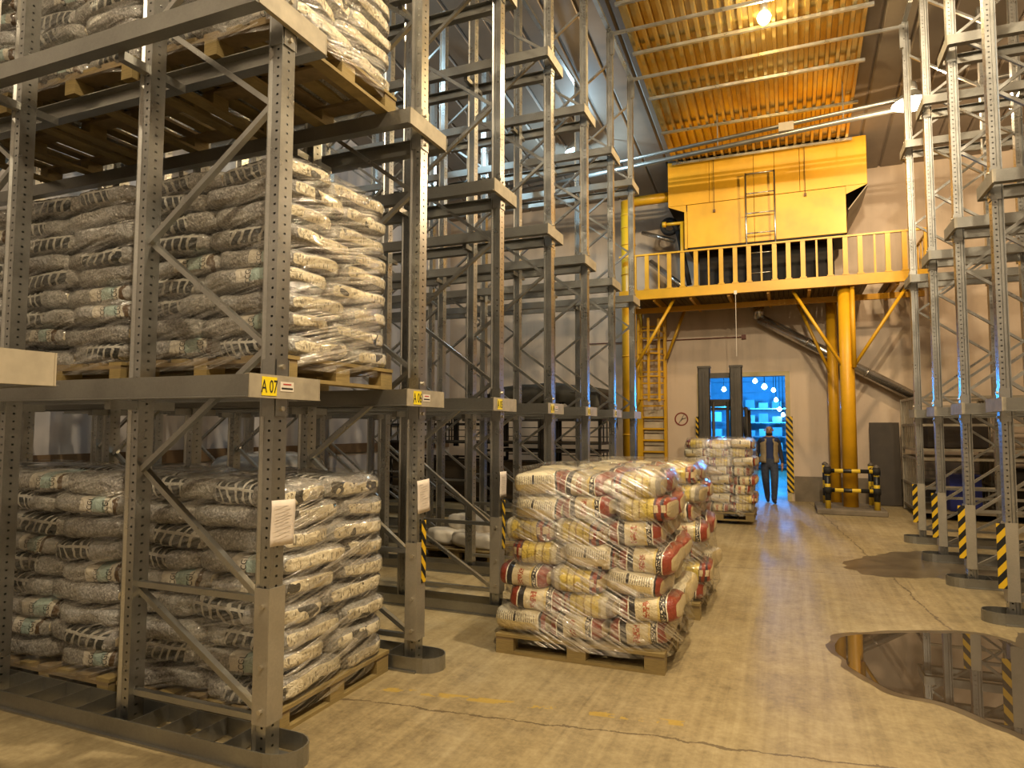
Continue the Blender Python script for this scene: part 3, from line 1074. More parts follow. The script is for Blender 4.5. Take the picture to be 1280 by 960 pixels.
def feed_load(cx, cy, z0, rows, rh, phrase, W=1.30, D=1.14, nx=3, back=True, rz=0, taper=.14, filmed=True, widths=None):
    for r in range(rows):
        top = r / (rows - 1)
        s = 1 - taper * max(0, top - .12)
        for ix in range(nx):
            for iy in (0, 1):
                if iy == 1 and not back and r < rows - 1 and ix < nx - 1:
                    continue
                d = (ix * 2 + r * 2 + (r // 2)) % 3
                if random.random() < .25:
                    d = random.randrange(3)
                me = FEE[d][random.randrange(3)]
                gx = W / nx
                x = (ix - (nx - 1) / 2) * gx * s + (.05 if r % 2 else -.03) * (1 if r < rows - 1 else 0)
                y = (iy - .5) * D / 2 * 2 * .5 * s
                o = link('feed_sack', me, None, (cx + x + random.uniform(-.01, .01), cy + y + random.uniform(-.015, .015), z0 + rh * (r + .5)),
                         (random.uniform(-.07, .07), random.uniform(-.07, .07), random.uniform(-.10, .10) + (PI if iy else 0)))
                o.scale = (gx * s / .428, D / 2 * s / .575, rh / .168)
                desc = ('feed sack with text panel', 'yellow pleated feed sack', 'red and black banded feed sack')[d]
                tag(o, f"{desc}, {ORD[r]} layer, {('left', 'middle', 'right')[ix]}, {'front' if iy == 0 else 'back'} row, {phrase}", 'sack', 'feed sacks ' + phrase)
    if filmed:
        H = rows * rh
        rings = [(z0 - .06, W / 2 + .0, D / 2 + .02), (z0 - .01, W / 2 + .02, D / 2 + .025)]
        for k in range(rows * 2):
            f = (k + .5) / (rows * 2)
            s = 1 - taper * max(0, f - .12)
            rings.append((z0 + H * f, (W / 2 + .045) * s + (.012 if k % 2 == 0 else -.006), (D / 2 + .02) * s + (.012 if k % 2 == 0 else -.006)))
        s = 1 - taper
        rings += [(z0 + H + .03, (W / 2) * s, (D / 2 - .02) * s), (z0 + H + .045, (W / 2 - .1) * s, (D / 2 - .1) * s), (z0 + H + .05, .3, .25), (z0 + H + .05, .05, .05)]
        film_shell('stretch_wrap', 'clear stretch film around the ' + phrase, rings, FILM_C, cx, cy, cx * 5 + cy)


pallet(-1.46, 5.33, 0, 1.26, 1.16, 'x', 'wooden pallet under the front aisle load')
feed_load(-1.44, 5.33, .147, 7, .172, 'front aisle load')
pallet(-1.40, 6.78, 0, 1.26, 1.16, 'x', 'wooden pallet under the second aisle load')
feed_load(-1.38, 6.78, .147, 7, .170, 'second aisle load')
pallet(-1.19, 12.95, 0.06, 1.16, 1.0, 'x', 'wooden pallet carried on the forklift')
feed_load(-1.19, 12.95, .207, 8, .158, 'load on the forklift', 1.16, 1.0, 3, False, 0, .02)

# loose bags on a low pallet deep in an empty lane
pallet(-3.95, 8.1, 0, 1.2, .9, 'x', 'low pallet with a few white bags in an empty lane')
WBAG = simple('white_woven_bag', (0.62, 0.57, 0.48), 0.5, 0, 0.15, 8, 0.4)
wbm = sack_mesh('white_bag', .32, .22, .10, 91, WBAG)
for i, (x, y, z, r) in enumerate(((-3.75, 7.95, .24, .2), (-4.2, 8.1, .24, .9), (-3.95, 8.2, .40, -.3))):
    tag(link('white_bag', wbm, None, (x, y, z), (0, .1, r)), ('white bag at the aisle end of the low pallet', 'white bag at the wall end of the low pallet', 'white bag lying on top of the two others')[i], 'bag', 'white bags in the empty lane')
# a wrapped load standing behind, seen between the A 06 posts
pallet(-5.9, 6.5, 0, 1.2, 1.1, 'x', 'pallet under the grey wrapped bundle at the back')
bm_ = sack_mesh('wrapped_bundle', .60, .54, .62, 77, simple('grey_cling_film', (0.42, 0.40, 0.37), 0.2, 0, 0.3, 6, 0.8, 0.8, 14), 5)
tag(link('wrapped_bundle', bm_, None, (-5.9, 6.5, .76)), 'shiny grey wrapped bundle seen between the rear posts', 'bundle')

# ------------------------------------------------------------------ mezzanine with the yellow cooler
pf = thing('mezzanine_platform', 'yellow steel platform with railing below the cooler housing', 'platform', (0, 0, 0))
ZP, YF = 4.62, 15.0
PXL, PXR = -3.55, 2.62
MB().b2(PXL, PXR, YF, YF + .06, ZP - .06, ZP + .16).build('edge_beam', YPAINT2, pf)
MB().b2(PXL, PXR, YF - .035, YF, ZP - .06, ZP - .04).build('edge_lip', YPAINT2, pf)
MB().b2(PXL, PXL + .06, YF + .06, Y1 - .02, ZP - .06, ZP + .16).build('side_beam', YPAINT2, pf)
MB().b2(PXR - .06, PXR, YF + .06, Y1 - .02, ZP - .06, ZP + .16).build('side_beam', YPAINT2, pf)
GRAT = simple('grating_steel', (0.22, 0.14, 0.03), 0.6, 0.3, 0.3)
x = PXL + .12
while x < PXR - .1:
    if not 1.55 < x < 1.80 and not 2.05 < x < 2.2:
        MB().b2(x, x + .09, YF + .06, Y1 - .05, ZP + .06, ZP + .09).build('deck_plank', GRAT, pf)
    x += .102
for x in (-2.8, -2.0, -1.2, -.4, .4, 1.2, 2.0):
    MB().b2(x, x + .06, YF + .06, Y1 - .02, ZP - .10, ZP + .05).build('joist', YPAINT, pf)
for z, y in ((ZP - .10, 15.9),):
    MB().b2(PXL, PXR, y, y + .08, z - .12, z).build('cross_joist', YPAINT, pf)
RT = 5.56
for X in (-3.2, -2.92, -2.42, -2.13, -1.84, -1.31, -1.02, -.74, -.23, .04, .32, .83, 1.11, 1.38, 1.87, 2.16, 2.54):
    MB().b2(X - .045, X + .045, YF + .005, YF + .02, ZP + .16, RT).b2(X - .045, X - .035, YF + .02, YF + .055, ZP + .16, RT).b2(X + .035, X + .045, YF + .02, YF + .055, ZP + .16, RT).build('rail_post', YPAINT2, pf)
    MB().b2(X - .065, X + .065, YF - .008, YF + .06, ZP + .16, ZP + .185).build('post_foot', YPAINT2, pf)
for X in (-2.65, -1.57, -.49, .58, 1.64):
    MB().b2(X - .018, X + .018, YF + .01, YF + .03, ZP + .16, RT).build('baluster', YPAINT2, pf)
MB().b2(PXL, PXR, YF - .005, YF + .06, RT, RT + .035).build('handrail', YPAINT2, pf)
MB().b2(PXR - .05, PXR, YF + .06, Y1 - .05, RT, RT + .035).build('handrail', YPAINT2, pf)
for k in range(5):
    yy = YF + .3 + k * .35
    MB().b2(PXR - .04, PXR - .01, yy - .02, yy + .02, ZP + .16, RT).build('baluster', YPAINT2, pf)
MB().b2(-1.02 - .03, -1.02 + .03, YF - .045, YF - .036, ZP - .09, ZP - .01).build('tag', WHITE, pf)
MB().tube((-1.02, YF - .03, ZP - .09), (-1.02, YF - .03, 3.2), .006, 6).build('pull_cord', WHITE, pf)
# columns and braces
for (X, Y, r, zt, lab) in ((1.10, 15.25, .14, ZP - .06, 0), (.90, 16.45, .11, ZP - .06, 0)):
    MB().tube((X, Y, 0.0), (X, Y, zt), r, 20).build('column', YPAINT, pf, True)
MB().tube((1.22, 15.1, 2.9), (1.22, 15.1, ZP), .045, 10).build('column_pipe', YPAINT, pf, True)
for a, b in (((1.10, 15.2, 2.80), (.11, 15.2, ZP - .06)), ((1.15, 15.2, 2.82), (2.24, 15.2, ZP - .06)), ((-3.3, 15.2, 2.95), (-2.35, 15.2, ZP - .06)), ((.90, 16.4, 2.75), (.2, 16.4, ZP - .1)),
             ((-2.75, 16.5, 3.35), (-2.3, 16.5, ZP - .1))):
    MB().tube(a, b, .035, 10).build('brace', YPAINT2, pf, True)
# tall yellow pipe with elbow
yp = thing('yellow_pipe', 'tall yellow pipe rising past the platform and bending to the cooler', 'pipe', (-3.40, 15.3, 0))
MB().tube((0, 0, 0), (0, 0, 6.95), .16, 18).build('riser', YPAINT2, yp, True)
MB().tube((0, 0, 6.93), (1.0, 0.1, 6.98), .115, 16).build('branch', YPAINT2, yp, True)
for z in (1.5, 3.3, 5.2, 5.9, 6.3, 6.6):
    MB().tube((0, 0, z), (0, 0, z + .03), .172, 18).build('collar', YPAINT2, yp, True)

# yellow cooler housing
YB = 15.22
ch = thing('cooler_housing', 'large yellow panelled cooler housing hanging over the platform', 'cooler')
xl, xr, zt = -2.46, 1.57, 7.70
zs, zb = 6.68, 5.70
MB().b2(xl, xr, YB + .03, 16.75, zs, zt - .02).b2(-2.06, 1.17, YB + .03, 16.6, zb, zs).build('casing', simple('housing_dark', (0.05, 0.035, 0.02), 0.7), ch)
for a, b in ((xl, -1.55), (-1.55, -.62), (-.62, -.20), (-.20, .30), (.30, xr)):
    bevel(MB().b2(a + .004, b - .004, YB, YB + .03, zs + .006, zt).build('upper_panel', YPAINT, ch), .004)
for a, b in ((-2.04, -.62), (-.62, -.20), (-.20, 1.17)):
    bevel(MB().b2(a + .004, b - .004, YB, YB + .03, zb, zs - .006).build('lower_panel', YPAINT, ch), .004)
MB().b2(-2.10, -2.04, YB - .01, YB + .03, zb - .02, zs - .15).build('corner_strip', YPAINT2, ch)
m = MB()
m.add([(xl, YB, zs), (-2.06, YB, zs), (-2.06, YB, zs - .17), (xl, YB + .03, zs), (-2.06, YB + .03, zs), (-2.06, YB + .03, zs - .17)], [(0, 1, 2), (3, 5, 4), (0, 2, 5, 3), (0, 3, 4, 1), (1, 4, 5, 2)])
m.build('gusset', YPAINT, ch)
m = MB()
m.add([(xr, YB, zs), (1.17, YB, zs), (1.17, YB, zs - .17), (xr, YB + .03, zs), (1.17, YB + .03, zs), (1.17, YB + .03, zs - .17)], [(0, 2, 1), (3, 4, 5), (0, 3, 5, 2), (0, 1, 4, 3), (1, 2, 5, 4)])
m.build('gusset', YPAINT, ch)
# sloped cheek at the wall end
m = MB()
m.add([(xr, YB + .05, zs), (xr, 16.8, zs), (1.20, 16.8, 5.95), (1.20, YB + .05, 6.2)], [(0, 1, 2, 3)])
o = m.build('cheek_plate', simple('cheek_grey', (0.30, 0.25, 0.18), 0.6), ch)
o.modifiers.new('thick', 'SOLIDIFY').thickness = .02
MB().b2(-2.0, 1.10, YB + .02, YB + .06, zb - .03, zb).build('drip_edge', BLACK, ch)
MB().b2(-1.85, .95, 15.75, 16.7, ZP + .10, zb - .03).build('coil_block', simple('coil_black', (0.012, 0.010, 0.008), 0.8), ch)
for X, z0 in ((-1.45, 5.95 + .55), (.40, 6.62)):
    MB().tube((X, YB - .03, zt), (X, YB - .03, z0), .006, 6).build('pull_cord', INK, ch)
    MB().box((X, YB - .03, z0 - .03), (.05, .03, .06)).build('cord_handle', simple('handle_brown', (0.15, 0.07, 0.02), .6) if X < 0 else bpy.data.materials['handle_brown'], ch)
# light ladder in front of the housing
ld = thing('wall_ladder', 'thin grey steel ladder leaning against the yellow cooler housing', 'ladder')
for X in (-.78, -.20):
    MB().tube((X, YB - .13, ZP + .16), (X, YB - .16, 7.17), .018, 8).build('stile', GALV, ld, True)
for k in range(6):
    z = 4.98 + k * .435
    MB().tube((-.78, YB - .145, z), (-.20, YB - .145, z), .014, 8).build('rung', GALV, ld, True)
# pipework behind the railing
pw_ = thing('refrigerant_pipes', 'yellow and bright metal pipework beside the cooler housing', 'pipework')
MB().tube((-2.18, 15.4, ZP + .1), (-2.18, 15.4, 6.36), .045, 10).build('standpipe', YPAINT2, pw_, True)
MB().tube((-2.55, 15.4, 6.34), (-2.06, 15.4, 6.34), .038, 10).build('top_pipe', YPAINT2, pw_, True)
MB().tube((-2.62, 15.4, 6.34), (-2.54, 15.4, 6.34), .065, 12).build('valve_cap', YPAINT2, pw_, True)
MB().tube((-3.25, 16.2, 6.45), (-2.45, 16.1, 6.12), .055, 12).build('bright_pipe', DUCT, pw_, True)
MB().tube((-3.1, 16.4, 5.75), (-2.0, 16.0, 4.75), .075, 14).build('bright_pipe', DUCT, pw_, True)
MB().path([(-2.5, 15.9, 6.6), (-2.35, 15.9, 6.3), (-2.25, 15.9, 5.8), (-2.1, 15.9, 5.0)], .06).build('black_hose', BLACK, pw_, True)
MB().lathe([(.10, -.02), (.22, -.02), (.22, .02), (.10, .02), (.10, -.02)], 20, (0, 0, 0), False).build('hose_reel', BLACK, pw_, True)
o = bpy.data.objects['hose_reel']
o.location = (-2.55, 15.95, 6.45)
o.rotation_euler = (PI / 2, 0, .3)

# access ladder on the far wall
al = thing('access_ladder', 'yellow access ladder up to the platform beside the doorway', 'ladder')
for X, w in ((-3.42, .13), (-2.80, .07)):
    MB().b2(X - w / 2, X + w / 2, 16.55, 16.68, 0, ZP).build('stile', YPAINT2, al)
for k in range(15):
    z = .25 + k * .28
    MB().b2(-3.36, -2.84, 16.58, 16.64, z - .02, z + .02).build('rung', YPAINT2, al)
for k in range(7):
    z = .05 + k * .30
    MB().b2(-3.34, -2.85, 16.66, 16.68, z, z + .27).build('back_board', simple('pale_board', (0.52, 0.45, 0.33), .7) if k == 0 else bpy.data.materials['pale_board'], al)
for k in range(4):
    z = 2.35 + k * .55
    MB().path([(-3.4, 16.55, z), (-3.35, 16.1, z), (-3.08, 15.95, z), (-2.86, 16.1, z), (-2.82, 16.55, z)], .018, 6).build('cage_hoop', YPAINT2, al)
for X, Y in ((-3.35, 16.1), (-3.08, 15.95), (-2.86, 16.1)):
    MB().b2(X - .03, X + .03, Y - .01, Y + .01, 2.3, 4.3).build('cage_bar', YPAINT2, al)

# bright diagonal duct
du = thing('diagonal_duct', 'bright metal duct sloping down the far wall behind the yellow column', 'duct')
MB().tube((-.62, 16.62, ZP - .05), (-.62, 16.62, 4.22), .115, 18).build('drop', DUCT, du, True)
MB().tube((-.62, 16.62, 4.24), (2.45, 16.62, 2.36), .115, 18).build('pipe', DUCT, du, True)
for f in (.33, .72):
    a = Vector((-.62, 16.62, 4.24)).lerp(Vector((2.45, 16.62, 2.36)), f)
    d = Vector((3.07, 0, -1.88)).normalized()
    MB().tube(a - d * .02, a + d * .02, .125, 18).build('joint_ring', DUCT, du, True)

# ------------------------------------------------------------------ barrier, slab, board, sign at the far wall
sl = tag(bevel(MB().b2(.45, 1.68, 14.55, 16.0, 0, .10).build('concrete_slab', PLINTH), .015), 'low concrete slab under the striped barrier', 'slab')
ba = thing('striped_barrier', 'yellow and black tubular barrier around the yellow column', 'barrier', (0, 0, .10))
for X, Y in ((.66, 14.78), (1.52, 14.78), (.66, 15.75), (1.52, 15.75)):
    p = link('upright', MB().tube((0, 0, 0), (0, 0, .80), .055, 14).mesh('upright', BAND_Z, True), ba, (X, Y, 0))
    link('cap', MB().lathe([(.058, 0), (.058, .03), (.03, .06), (.005, .07)], 14).mesh('cap', simple('cap_grey', (.10, .085, .07), .6) if 'cap_grey' not in bpy.data.materials else bpy.data.materials['cap_grey'], True), p, (0, 0, .80))
for z in (.36, .74):
    link('rail', MB().tube((-.43, 0, 0), (.43, 0, 0), .04, 12).mesh('rail', BAND_X, True), ba, (1.09, 14.78, z))
    for X in (.66, 1.52):
        link('rail', MB().tube((-.485, 0, 0), (.485, 0, 0), .04, 12).mesh('rail', BAND_X, True), ba, (X, 15.265, z), (0, 0, PI / 2))
        link('clamp', MB().tube((0, -.02, -.06), (0, -.02, .06), .07, 12).mesh('clamp', BLACK, True), ba, (X, 14.78, z))
bd = tag(bevel(MB().box((0, 0, 0), (.58, .03, 1.80), Matrix.Rotation(math.radians(-4), 3, 'X')).build('dark_board', simple('dark_board_paint', (0.045, 0.034, 0.024), .6)), .008), 'tall dark board leaning against the far wall', 'board')
bd.location = (1.90, 16.72, .905)
sg = thing('prohibition_sign', 'round red prohibition sign painted on the far wall', 'sign', (-2.47, Y1 - .008, 1.89))
m = MB()
n = 28
vs = [(r * math.cos(2 * PI * i / n), y, r * math.sin(2 * PI * i / n)) for y in (-.004, .004) for r in (.135, .165) for i in range(n)]
fs = []
for i in range(n):
    j = (i + 1) % n
    fs += [(i, j, n + j, n + i), (2 * n + i, 3 * n + i, 3 * n + j, 2 * n + j), (n + i, n + j, 3 * n + j, 3 * n + i), (i, 2 * n + i, 2 * n + j, j)]
m.add(vs, fs).build('ring', simple('sign_red', (0.22, 0.035, 0.02), .6), sg)
MB().bar((-.07, 0, -.12), (.07, 0, .12), .006, .022, (0, 1, 0)).build('slash', INK, sg)
MB().bar((.02, 0, .0), (.11, 0, .03), .006, .03, (0, 1, 0)).bar((-.01, 0, -.05), (.04, 0, .04), .006, .025, (0, 1, 0)).build('pictogram', INK, sg)
tag(MB().box((-.98, Y1 - .03, 3.85), (.10, .06, .10)).tube((-5, Y1 - .03, 3.85), (-1.0, Y1 - .03, 3.85), .012, 6).build('wall_socket', simple('socket_red', (.16, .05, .03), .6)), 'small red junction box with cable on the far wall', 'junction box')

# ------------------------------------------------------------------ steel stillages
ST_STEEL = simple('stillage_steel', (0.36, 0.32, 0.25), 0.45, 0.4, 0.25)


def stillage(x, y, z, w, d, h, label, dark=False, bars=6, rz=0):
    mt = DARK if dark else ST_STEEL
    t = thing('steel_stillage', label, 'stillage', (x, y, z), rz, 'steel stillages')
    s = .055
    for a in (-1, 1):
        for b in (-1, 1):
            MB().b2(a * w / 2 - s / 2, a * w / 2 + s / 2, b * d / 2 - s / 2, b * d / 2 + s / 2, 0, h).build('corner_post', mt, t)
    MB().b2(-w / 2, w / 2, -d / 2, d / 2, .10, .13).build('tray', WOOD2, t)
    for b in (-1, 1):
        for zz in (.10, h * .5, h - .05):
            MB().b2(-w / 2, w / 2, b * d / 2 - .02, b * d / 2 + .02, zz, zz + .045).build('side_rail', mt, t)
    for a in (-1, 1):
        for zz in (.10, h * .5, h - .05):
            MB().b2(a * w / 2 - .02, a * w / 2 + .02, -d / 2, d / 2, zz, zz + .045).build('side_rail', mt, t)
        for k in range(bars):
            yy = -d / 2 + d * (k + 1) / (bars + 1)
            MB().b2(a * w / 2 - .012, a * w / 2 + .012, yy - .014, yy + .014, .12, h - .03).build('upright_bar', mt, t)
    for k in range(5):
        zz = .14 + (h - .2) * (k + .5) / 5
        MB().b2(-w / 2, w / 2, d / 2 - .012, d / 2 + .012, zz, zz + .02).build('mesh_bar', mt, t)
    return t


for i in range(3):
    for j in range(2):
        lab = f"pale steel stillage, {('upper', 'lower')[1 - j]} tier, {('first', 'second', 'third')[i]} from the dark board"
        stillage(2.86 + i * 1.42, 15.35, j * 1.14 + .02, 1.36, 1.7, 1.12, lab)
BLUEC = simple('blue_plastic', (0.02, 0.03, 0.20), 0.4)
cr = thing('blue_crate', 'dark blue plastic crate inside a lower pale stillage', 'crate', (2.95, 14.85, .80))
MB().b2(-.25, .25, -.2, .2, -.64, -.62).b2(-.25, .25, -.2, -.18, -.62, .0).b2(-.25, .25, .18, .2, -.62, 0).b2(-.25, -.23, -.18, .18, -.62, 0).b2(.23, .25, -.18, .18, -.62, 0).build('tub', BLUEC, cr)
MB().b2(-.27, .27, -.22, .22, .0, .03).build('lid', BLUEC, cr)
for i in range(4):
    tag(bevel(MB().b2(-.5, .5, -.45, .45, 0, .75).build('dark_box', simple('dark_carton', (.03, .022, .016), .8) if i == 0 else bpy.data.materials['dark_carton']), .02),
        ('dark carton in the upper stillage nearest the dark board', 'dark carton in the second lower stillage', 'dark carton in the third lower stillage', 'dark carton in the third upper stillage')[i], 'carton')
    o = [q for q in bpy.data.objects if q.name.startswith('dark_box')][-1]
    o.location = ((2.95, 15.6, 1.30), (4.28, 15.5, .155), (5.70, 15.4, .155), (5.70, 15.5, 1.30))[i]
# dark stack with tarpaulin behind the empty lanes
for i in range(4):
    for j in range(2):
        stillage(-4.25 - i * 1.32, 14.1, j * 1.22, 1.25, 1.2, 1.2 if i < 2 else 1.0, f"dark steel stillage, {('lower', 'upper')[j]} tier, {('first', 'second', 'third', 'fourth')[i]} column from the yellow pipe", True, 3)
for i in range(4):
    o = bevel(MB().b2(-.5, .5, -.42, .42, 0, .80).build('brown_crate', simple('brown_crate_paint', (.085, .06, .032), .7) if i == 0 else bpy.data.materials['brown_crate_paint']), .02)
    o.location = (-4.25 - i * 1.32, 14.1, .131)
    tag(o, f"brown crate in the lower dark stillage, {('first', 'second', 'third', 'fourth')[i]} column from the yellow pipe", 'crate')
m = MB()
nx, ny = 26, 14
vs = []
for a in range(nx + 1):
    for b in range(ny + 1):
        u, v = a / nx * 2 - 1, b / ny * 2 - 1
        X, Y = u * 1.42, v * .78
        ex = max(0, abs(X) - 1.30) + max(0, abs(Y) - .64)
        Z = 2.46 + .05 * noise.noise(Vector((X * 2, Y * 2, 3))) + .16 * (1 - u * u) - ex * 3.2
        vs.append((-4.91 + X * (1 if abs(X) < 1.3 else .955), 14.1 + Y * (1 if abs(Y) < .64 else .9), Z + (.05 * math.sin(u * 22) if ex > 0 else 0)))
m.add(vs, [(a * (ny + 1) + b, (a + 1) * (ny + 1) + b, (a + 1) * (ny + 1) + b + 1, a * (ny + 1) + b + 1) for a in range(nx) for b in range(ny)])
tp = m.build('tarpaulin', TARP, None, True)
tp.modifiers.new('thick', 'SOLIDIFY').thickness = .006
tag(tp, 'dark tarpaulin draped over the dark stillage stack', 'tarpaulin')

# ------------------------------------------------------------------ forklift
fk = thing('forklift', 'dark forklift with tall mast carrying a pallet of sacks before the doorway', 'forklift', (-1.26, 13.75, 0))
for s in (-1, 1):
    X = s * .30
    MB().b2(X - .115, X + .115, -.06, -.045, .05, 2.86).b2(X - .115, X - .10, -.06, .10, .05, 2.86).b2(X + .10, X + .115, -.06, .10, .05, 2.86).b2(X - .02, X + .02, -.10, -.06, .05, 2.80).build('mast_channel', MAST, fk)
    MB().b2(X - .125, X + .125, -.07, .11, 2.86, 2.90).build('mast_cap', MAST, fk)
    MB().b2(X - .06, X + .06, -1.25, -.12, .03, .075).build('fork', DARK, fk)
    MB().b2(X - .06, X + .06, -.17, -.12, .03, .60).build('fork_shank', DARK, fk)
    MB().tube((X * .45, 0.02, .2), (X * .45, .02, 2.2), .03, 10).build('lift_cylinder', DARK, fk, True)
MB().b2(-.30, .30, -.02, .08, 2.66, 2.76).build('mast_crossbar', MAST, fk)
MB().b2(-.30, .30, .02, .08, 2.10, 2.24).build('mast_crossbar', DARK, fk)
MB().b2(-.45, .45, -.12, -.07, .25, .35).b2(-.45, .45, -.12, -.07, .60, .70).build('carriage', DARK, fk)
FKB = simple('forklift_body_paint', (0.10, 0.05, 0.02), .45)
bevel(MB().b2(-.50, .50, .35, 1.60, .28, .92).b2(-.48, .48, .2, .6, .28, .60).build('chassis', FKB, fk), .04)
bevel(MB().b2(-.50, .50, 1.50, 2.05, .20, 1.05).build('counterweight', DARK, fk), .08)
bevel(MB().b2(-.25, .25, .95, 1.40, .92, 1.06).b2(-.24, .24, 1.35, 1.47, 1.0, 1.50).build('seat', BLACK, fk), .03)
for s in (-1, 1):
    MB().path([(s * .46, .30, .55), (s * .46, .42, 1.30), (s * .44, .62, 2.08)], .035).build('guard_pillar', DARK, fk)
    MB().path([(s * .44, 1.62, 2.08), (s * .46, 1.75, 1.0)], .035).build('guard_pillar', DARK, fk)
    MB().bar((s * .44, .62, 2.08), (s * .44, 1.62, 2.08), .05, .05).build('guard_side', DARK, fk)
    for y, r in ((.28, .29), (1.65, .24)):
        w = MB().tube((s * .36, y, r), (s * .53, y, r), r, 24).build('wheel', BLACK, fk, True)
        MB().tube((s * .525, y, r), (s * .54, y, r), r * .55, 16).build('wheel_hub', FKB, w, True)
for k in range(6):
    y = .64 + k * .19
    MB().bar((-.44, y, 2.08), (.44, y, 2.08), .04, .03).build('guard_bar', DARK, fk)
MB().path([(0, .58, .85), (0, .70, 1.10)], .025).build('steering_column', BLACK, fk)
m = MB()
for i in range(16):
    a, b = 2 * PI * i / 16, 2 * PI * (i + 1) / 16
    m.tube((.17 * math.cos(a), .72 + .08 * math.sin(a), 1.12 + .14 * math.sin(a)), (.17 * math.cos(b), .72 + .08 * math.sin(b), 1.12 + .14 * math.sin(b)), .014, 6, None, False)
m.build('steering_wheel', BLACK, fk)
m = MB()
m.path([(.42, .35, 1.9), (.44, .30, 1.52), (.52, .25, 1.45), (.60, .2, 1.28)], .03, 8)
m.build('hydraulic_hose', BLACK, fk, True)

# ------------------------------------------------------------------ the man in the doorway
SKIN = simple('skin', (0.34, 0.185, 0.11), .5, 0, .05)
SHIRT = simple('dark_sleeves', (0.015, 0.017, 0.03), .8)
JEANS = simple('jeans', (0.045, 0.055, 0.085), .8, 0, .3, 20)
VEST = simple('beige_vest', (0.30, 0.23, 0.13), .85, 0, .15, 12, .3)
SHOE = simple('shoe', (0.02, 0.016, 0.014), .6)
NAVY = simple('navy_shirt', (0.02, 0.035, 0.11), .8)
pe = thing('person', 'man in beige vest, navy shirt and jeans walking in through the doorway', 'person', (-.45, 16.25, 0), math.radians(8))


def skin_body(verts, edges, root):
    me = bpy.data.meshes.new('body')
    me.from_pydata([v[0] for v in verts], edges, [])
    o = bpy.data.objects.new('body', me)
    C.objects.link(o)
    md = o.modifiers.new('skin', 'SKIN')
    for i, v in enumerate(verts):
        sv = me.skin_vertices[0].data[i]
        sv.radius = v[1]
        sv.use_root = (i == root)
    md.use_smooth_shade = True
    sb = o.modifiers.new('sub', 'SUBSURF')
    sb.levels = sb.render_levels = 2
    bpy.context.view_layer.update()
    res = bpy.data.meshes.new_from_object(o.evaluated_get(bpy.context.evaluated_depsgraph_get()))
    bpy.data.objects.remove(o)
    return res


# person faces -y; s=+1 is the figure's side towards +x
V = [((0, .02, .96), (.155, .115)), ((0, .01, 1.12), (.145, .105)), ((0, 0, 1.30), (.175, .115)), ((0, 0, 1.42), (.15, .09)), ((0, -.01, 1.50), (.06, .06)),
     ((0, -.02, 1.58), (.075, .088)), ((0, -.02, 1.66), (.078, .095)), ((0, -.015, 1.72), (.05, .06))]
Ed = [(0, 1), (1, 2), (2, 3), (3, 4), (4, 5), (5, 6), (6, 7)]


def chain(start, pts):
    p = start
    for q in pts:
        V.append(q)
        Ed.append((p, len(V) - 1))
        p = len(V) - 1
    return p


hands = []
for s, sw in ((1, -.10), (-1, .10)):
    h = chain(3, [((s * .19, 0, 1.40), (.065, .065)), ((s * .235, .02 + sw * .3, 1.14), (.048, .048)), ((s * .25, -.02 + sw * 1.2, .93), (.036, .036)), ((s * .245, -.03 + sw * 1.5, .86), (.030, .020)), ((s * .24, -.04 + sw * 1.7, .80), (.028, .017))])
    for k, (dx, ln) in enumerate(((-.022, .055), (-.008, .068), (.008, .064), (.022, .05))):
        V.append(((s * .24 + sw * 0 + dx * .4, -.045 + sw * 1.7 + dx, .80 - ln * .6), (.0085, .0085)))
        Ed.append((h, len(V) - 1))
        V.append(((s * .232 + dx * .4, -.055 + sw * 1.7 + dx, .80 - ln * 1.3), (.0075, .0075)))
        Ed.append((len(V) - 2, len(V) - 1))
    V.append(((s * .215, -.075 + sw * 1.6, .83), (.010, .010)))
    Ed.append((h - 1, len(V) - 1))
chain(0, [((.095, .0, .86), (.11, .11)), ((.09, -.10, .50), (.085, .085)), ((.075, -.08, .12), (.062, .068)), ((.075, -.10, .055), (.05, .05)), ((.085, -.23, .038), (.045, .034))])
chain(0, [((-.095, .03, .86), (.11, .11)), ((-.08, .06, .50), (.085, .085)), ((-.03, .24, .15), (.060, .065)), ((-.03, .22, .065), (.048, .048)), ((-.03, .10, .038), (.044, .032))])
bme = skin_body(V, Ed, 0)
for mm in (SKIN, NAVY, SHIRT, JEANS, SHOE):
    bme.materials.append(mm)
for p in bme.polygons:
    c = p.center
    k = 0
    if c.z < .10:
        k = 4
    elif c.z < 1.0 and abs(c.x) < .2:
        k = 3
    elif c.z < 1.47 and (abs(c.x) > .17):
        k = 2 if c.z > .90 else 0
    elif c.z < 1.48:
        k = 1
    p.material_index = k
    p.use_smooth = True
link('body', bme, pe)
# vest: open-front shell
m = MB()
nz, na = 10, 22
vs = []
for a in range(na + 1):
    th = math.radians(-90 + 24 + (360 - 48) * a / na)
    for b in range(nz + 1):
        z = .90 + .54 * b / nz
        w = (.215, .19, .195, .21, .205)[min(4, b * 4 // nz)]
        f = 1.0 if b < nz - 1 else .8
        vs.append((math.cos(th) * w * f, math.sin(th) * (w * .72) * f + .005, z))
m.add(vs, [(a * (nz + 1) + b, (a + 1) * (nz + 1) + b, (a + 1) * (nz + 1) + b + 1, a * (nz + 1) + b + 1) for a in range(na) for b in range(nz)])
o = m.build('vest', VEST, pe, True)
o.modifiers.new('thick', 'SOLIDIFY').thickness = .012
hair = simple('dark_hair', (.02, .014, .01), .8)
m = MB().lathe([(.045, -.055), (.07, -.03), (.078, .0), (.07, .02)], 16)
o = m.build('beard', hair, pe, True)
o.location = (0, -.042, 1.55)
o.scale = (.95, 1, .8)
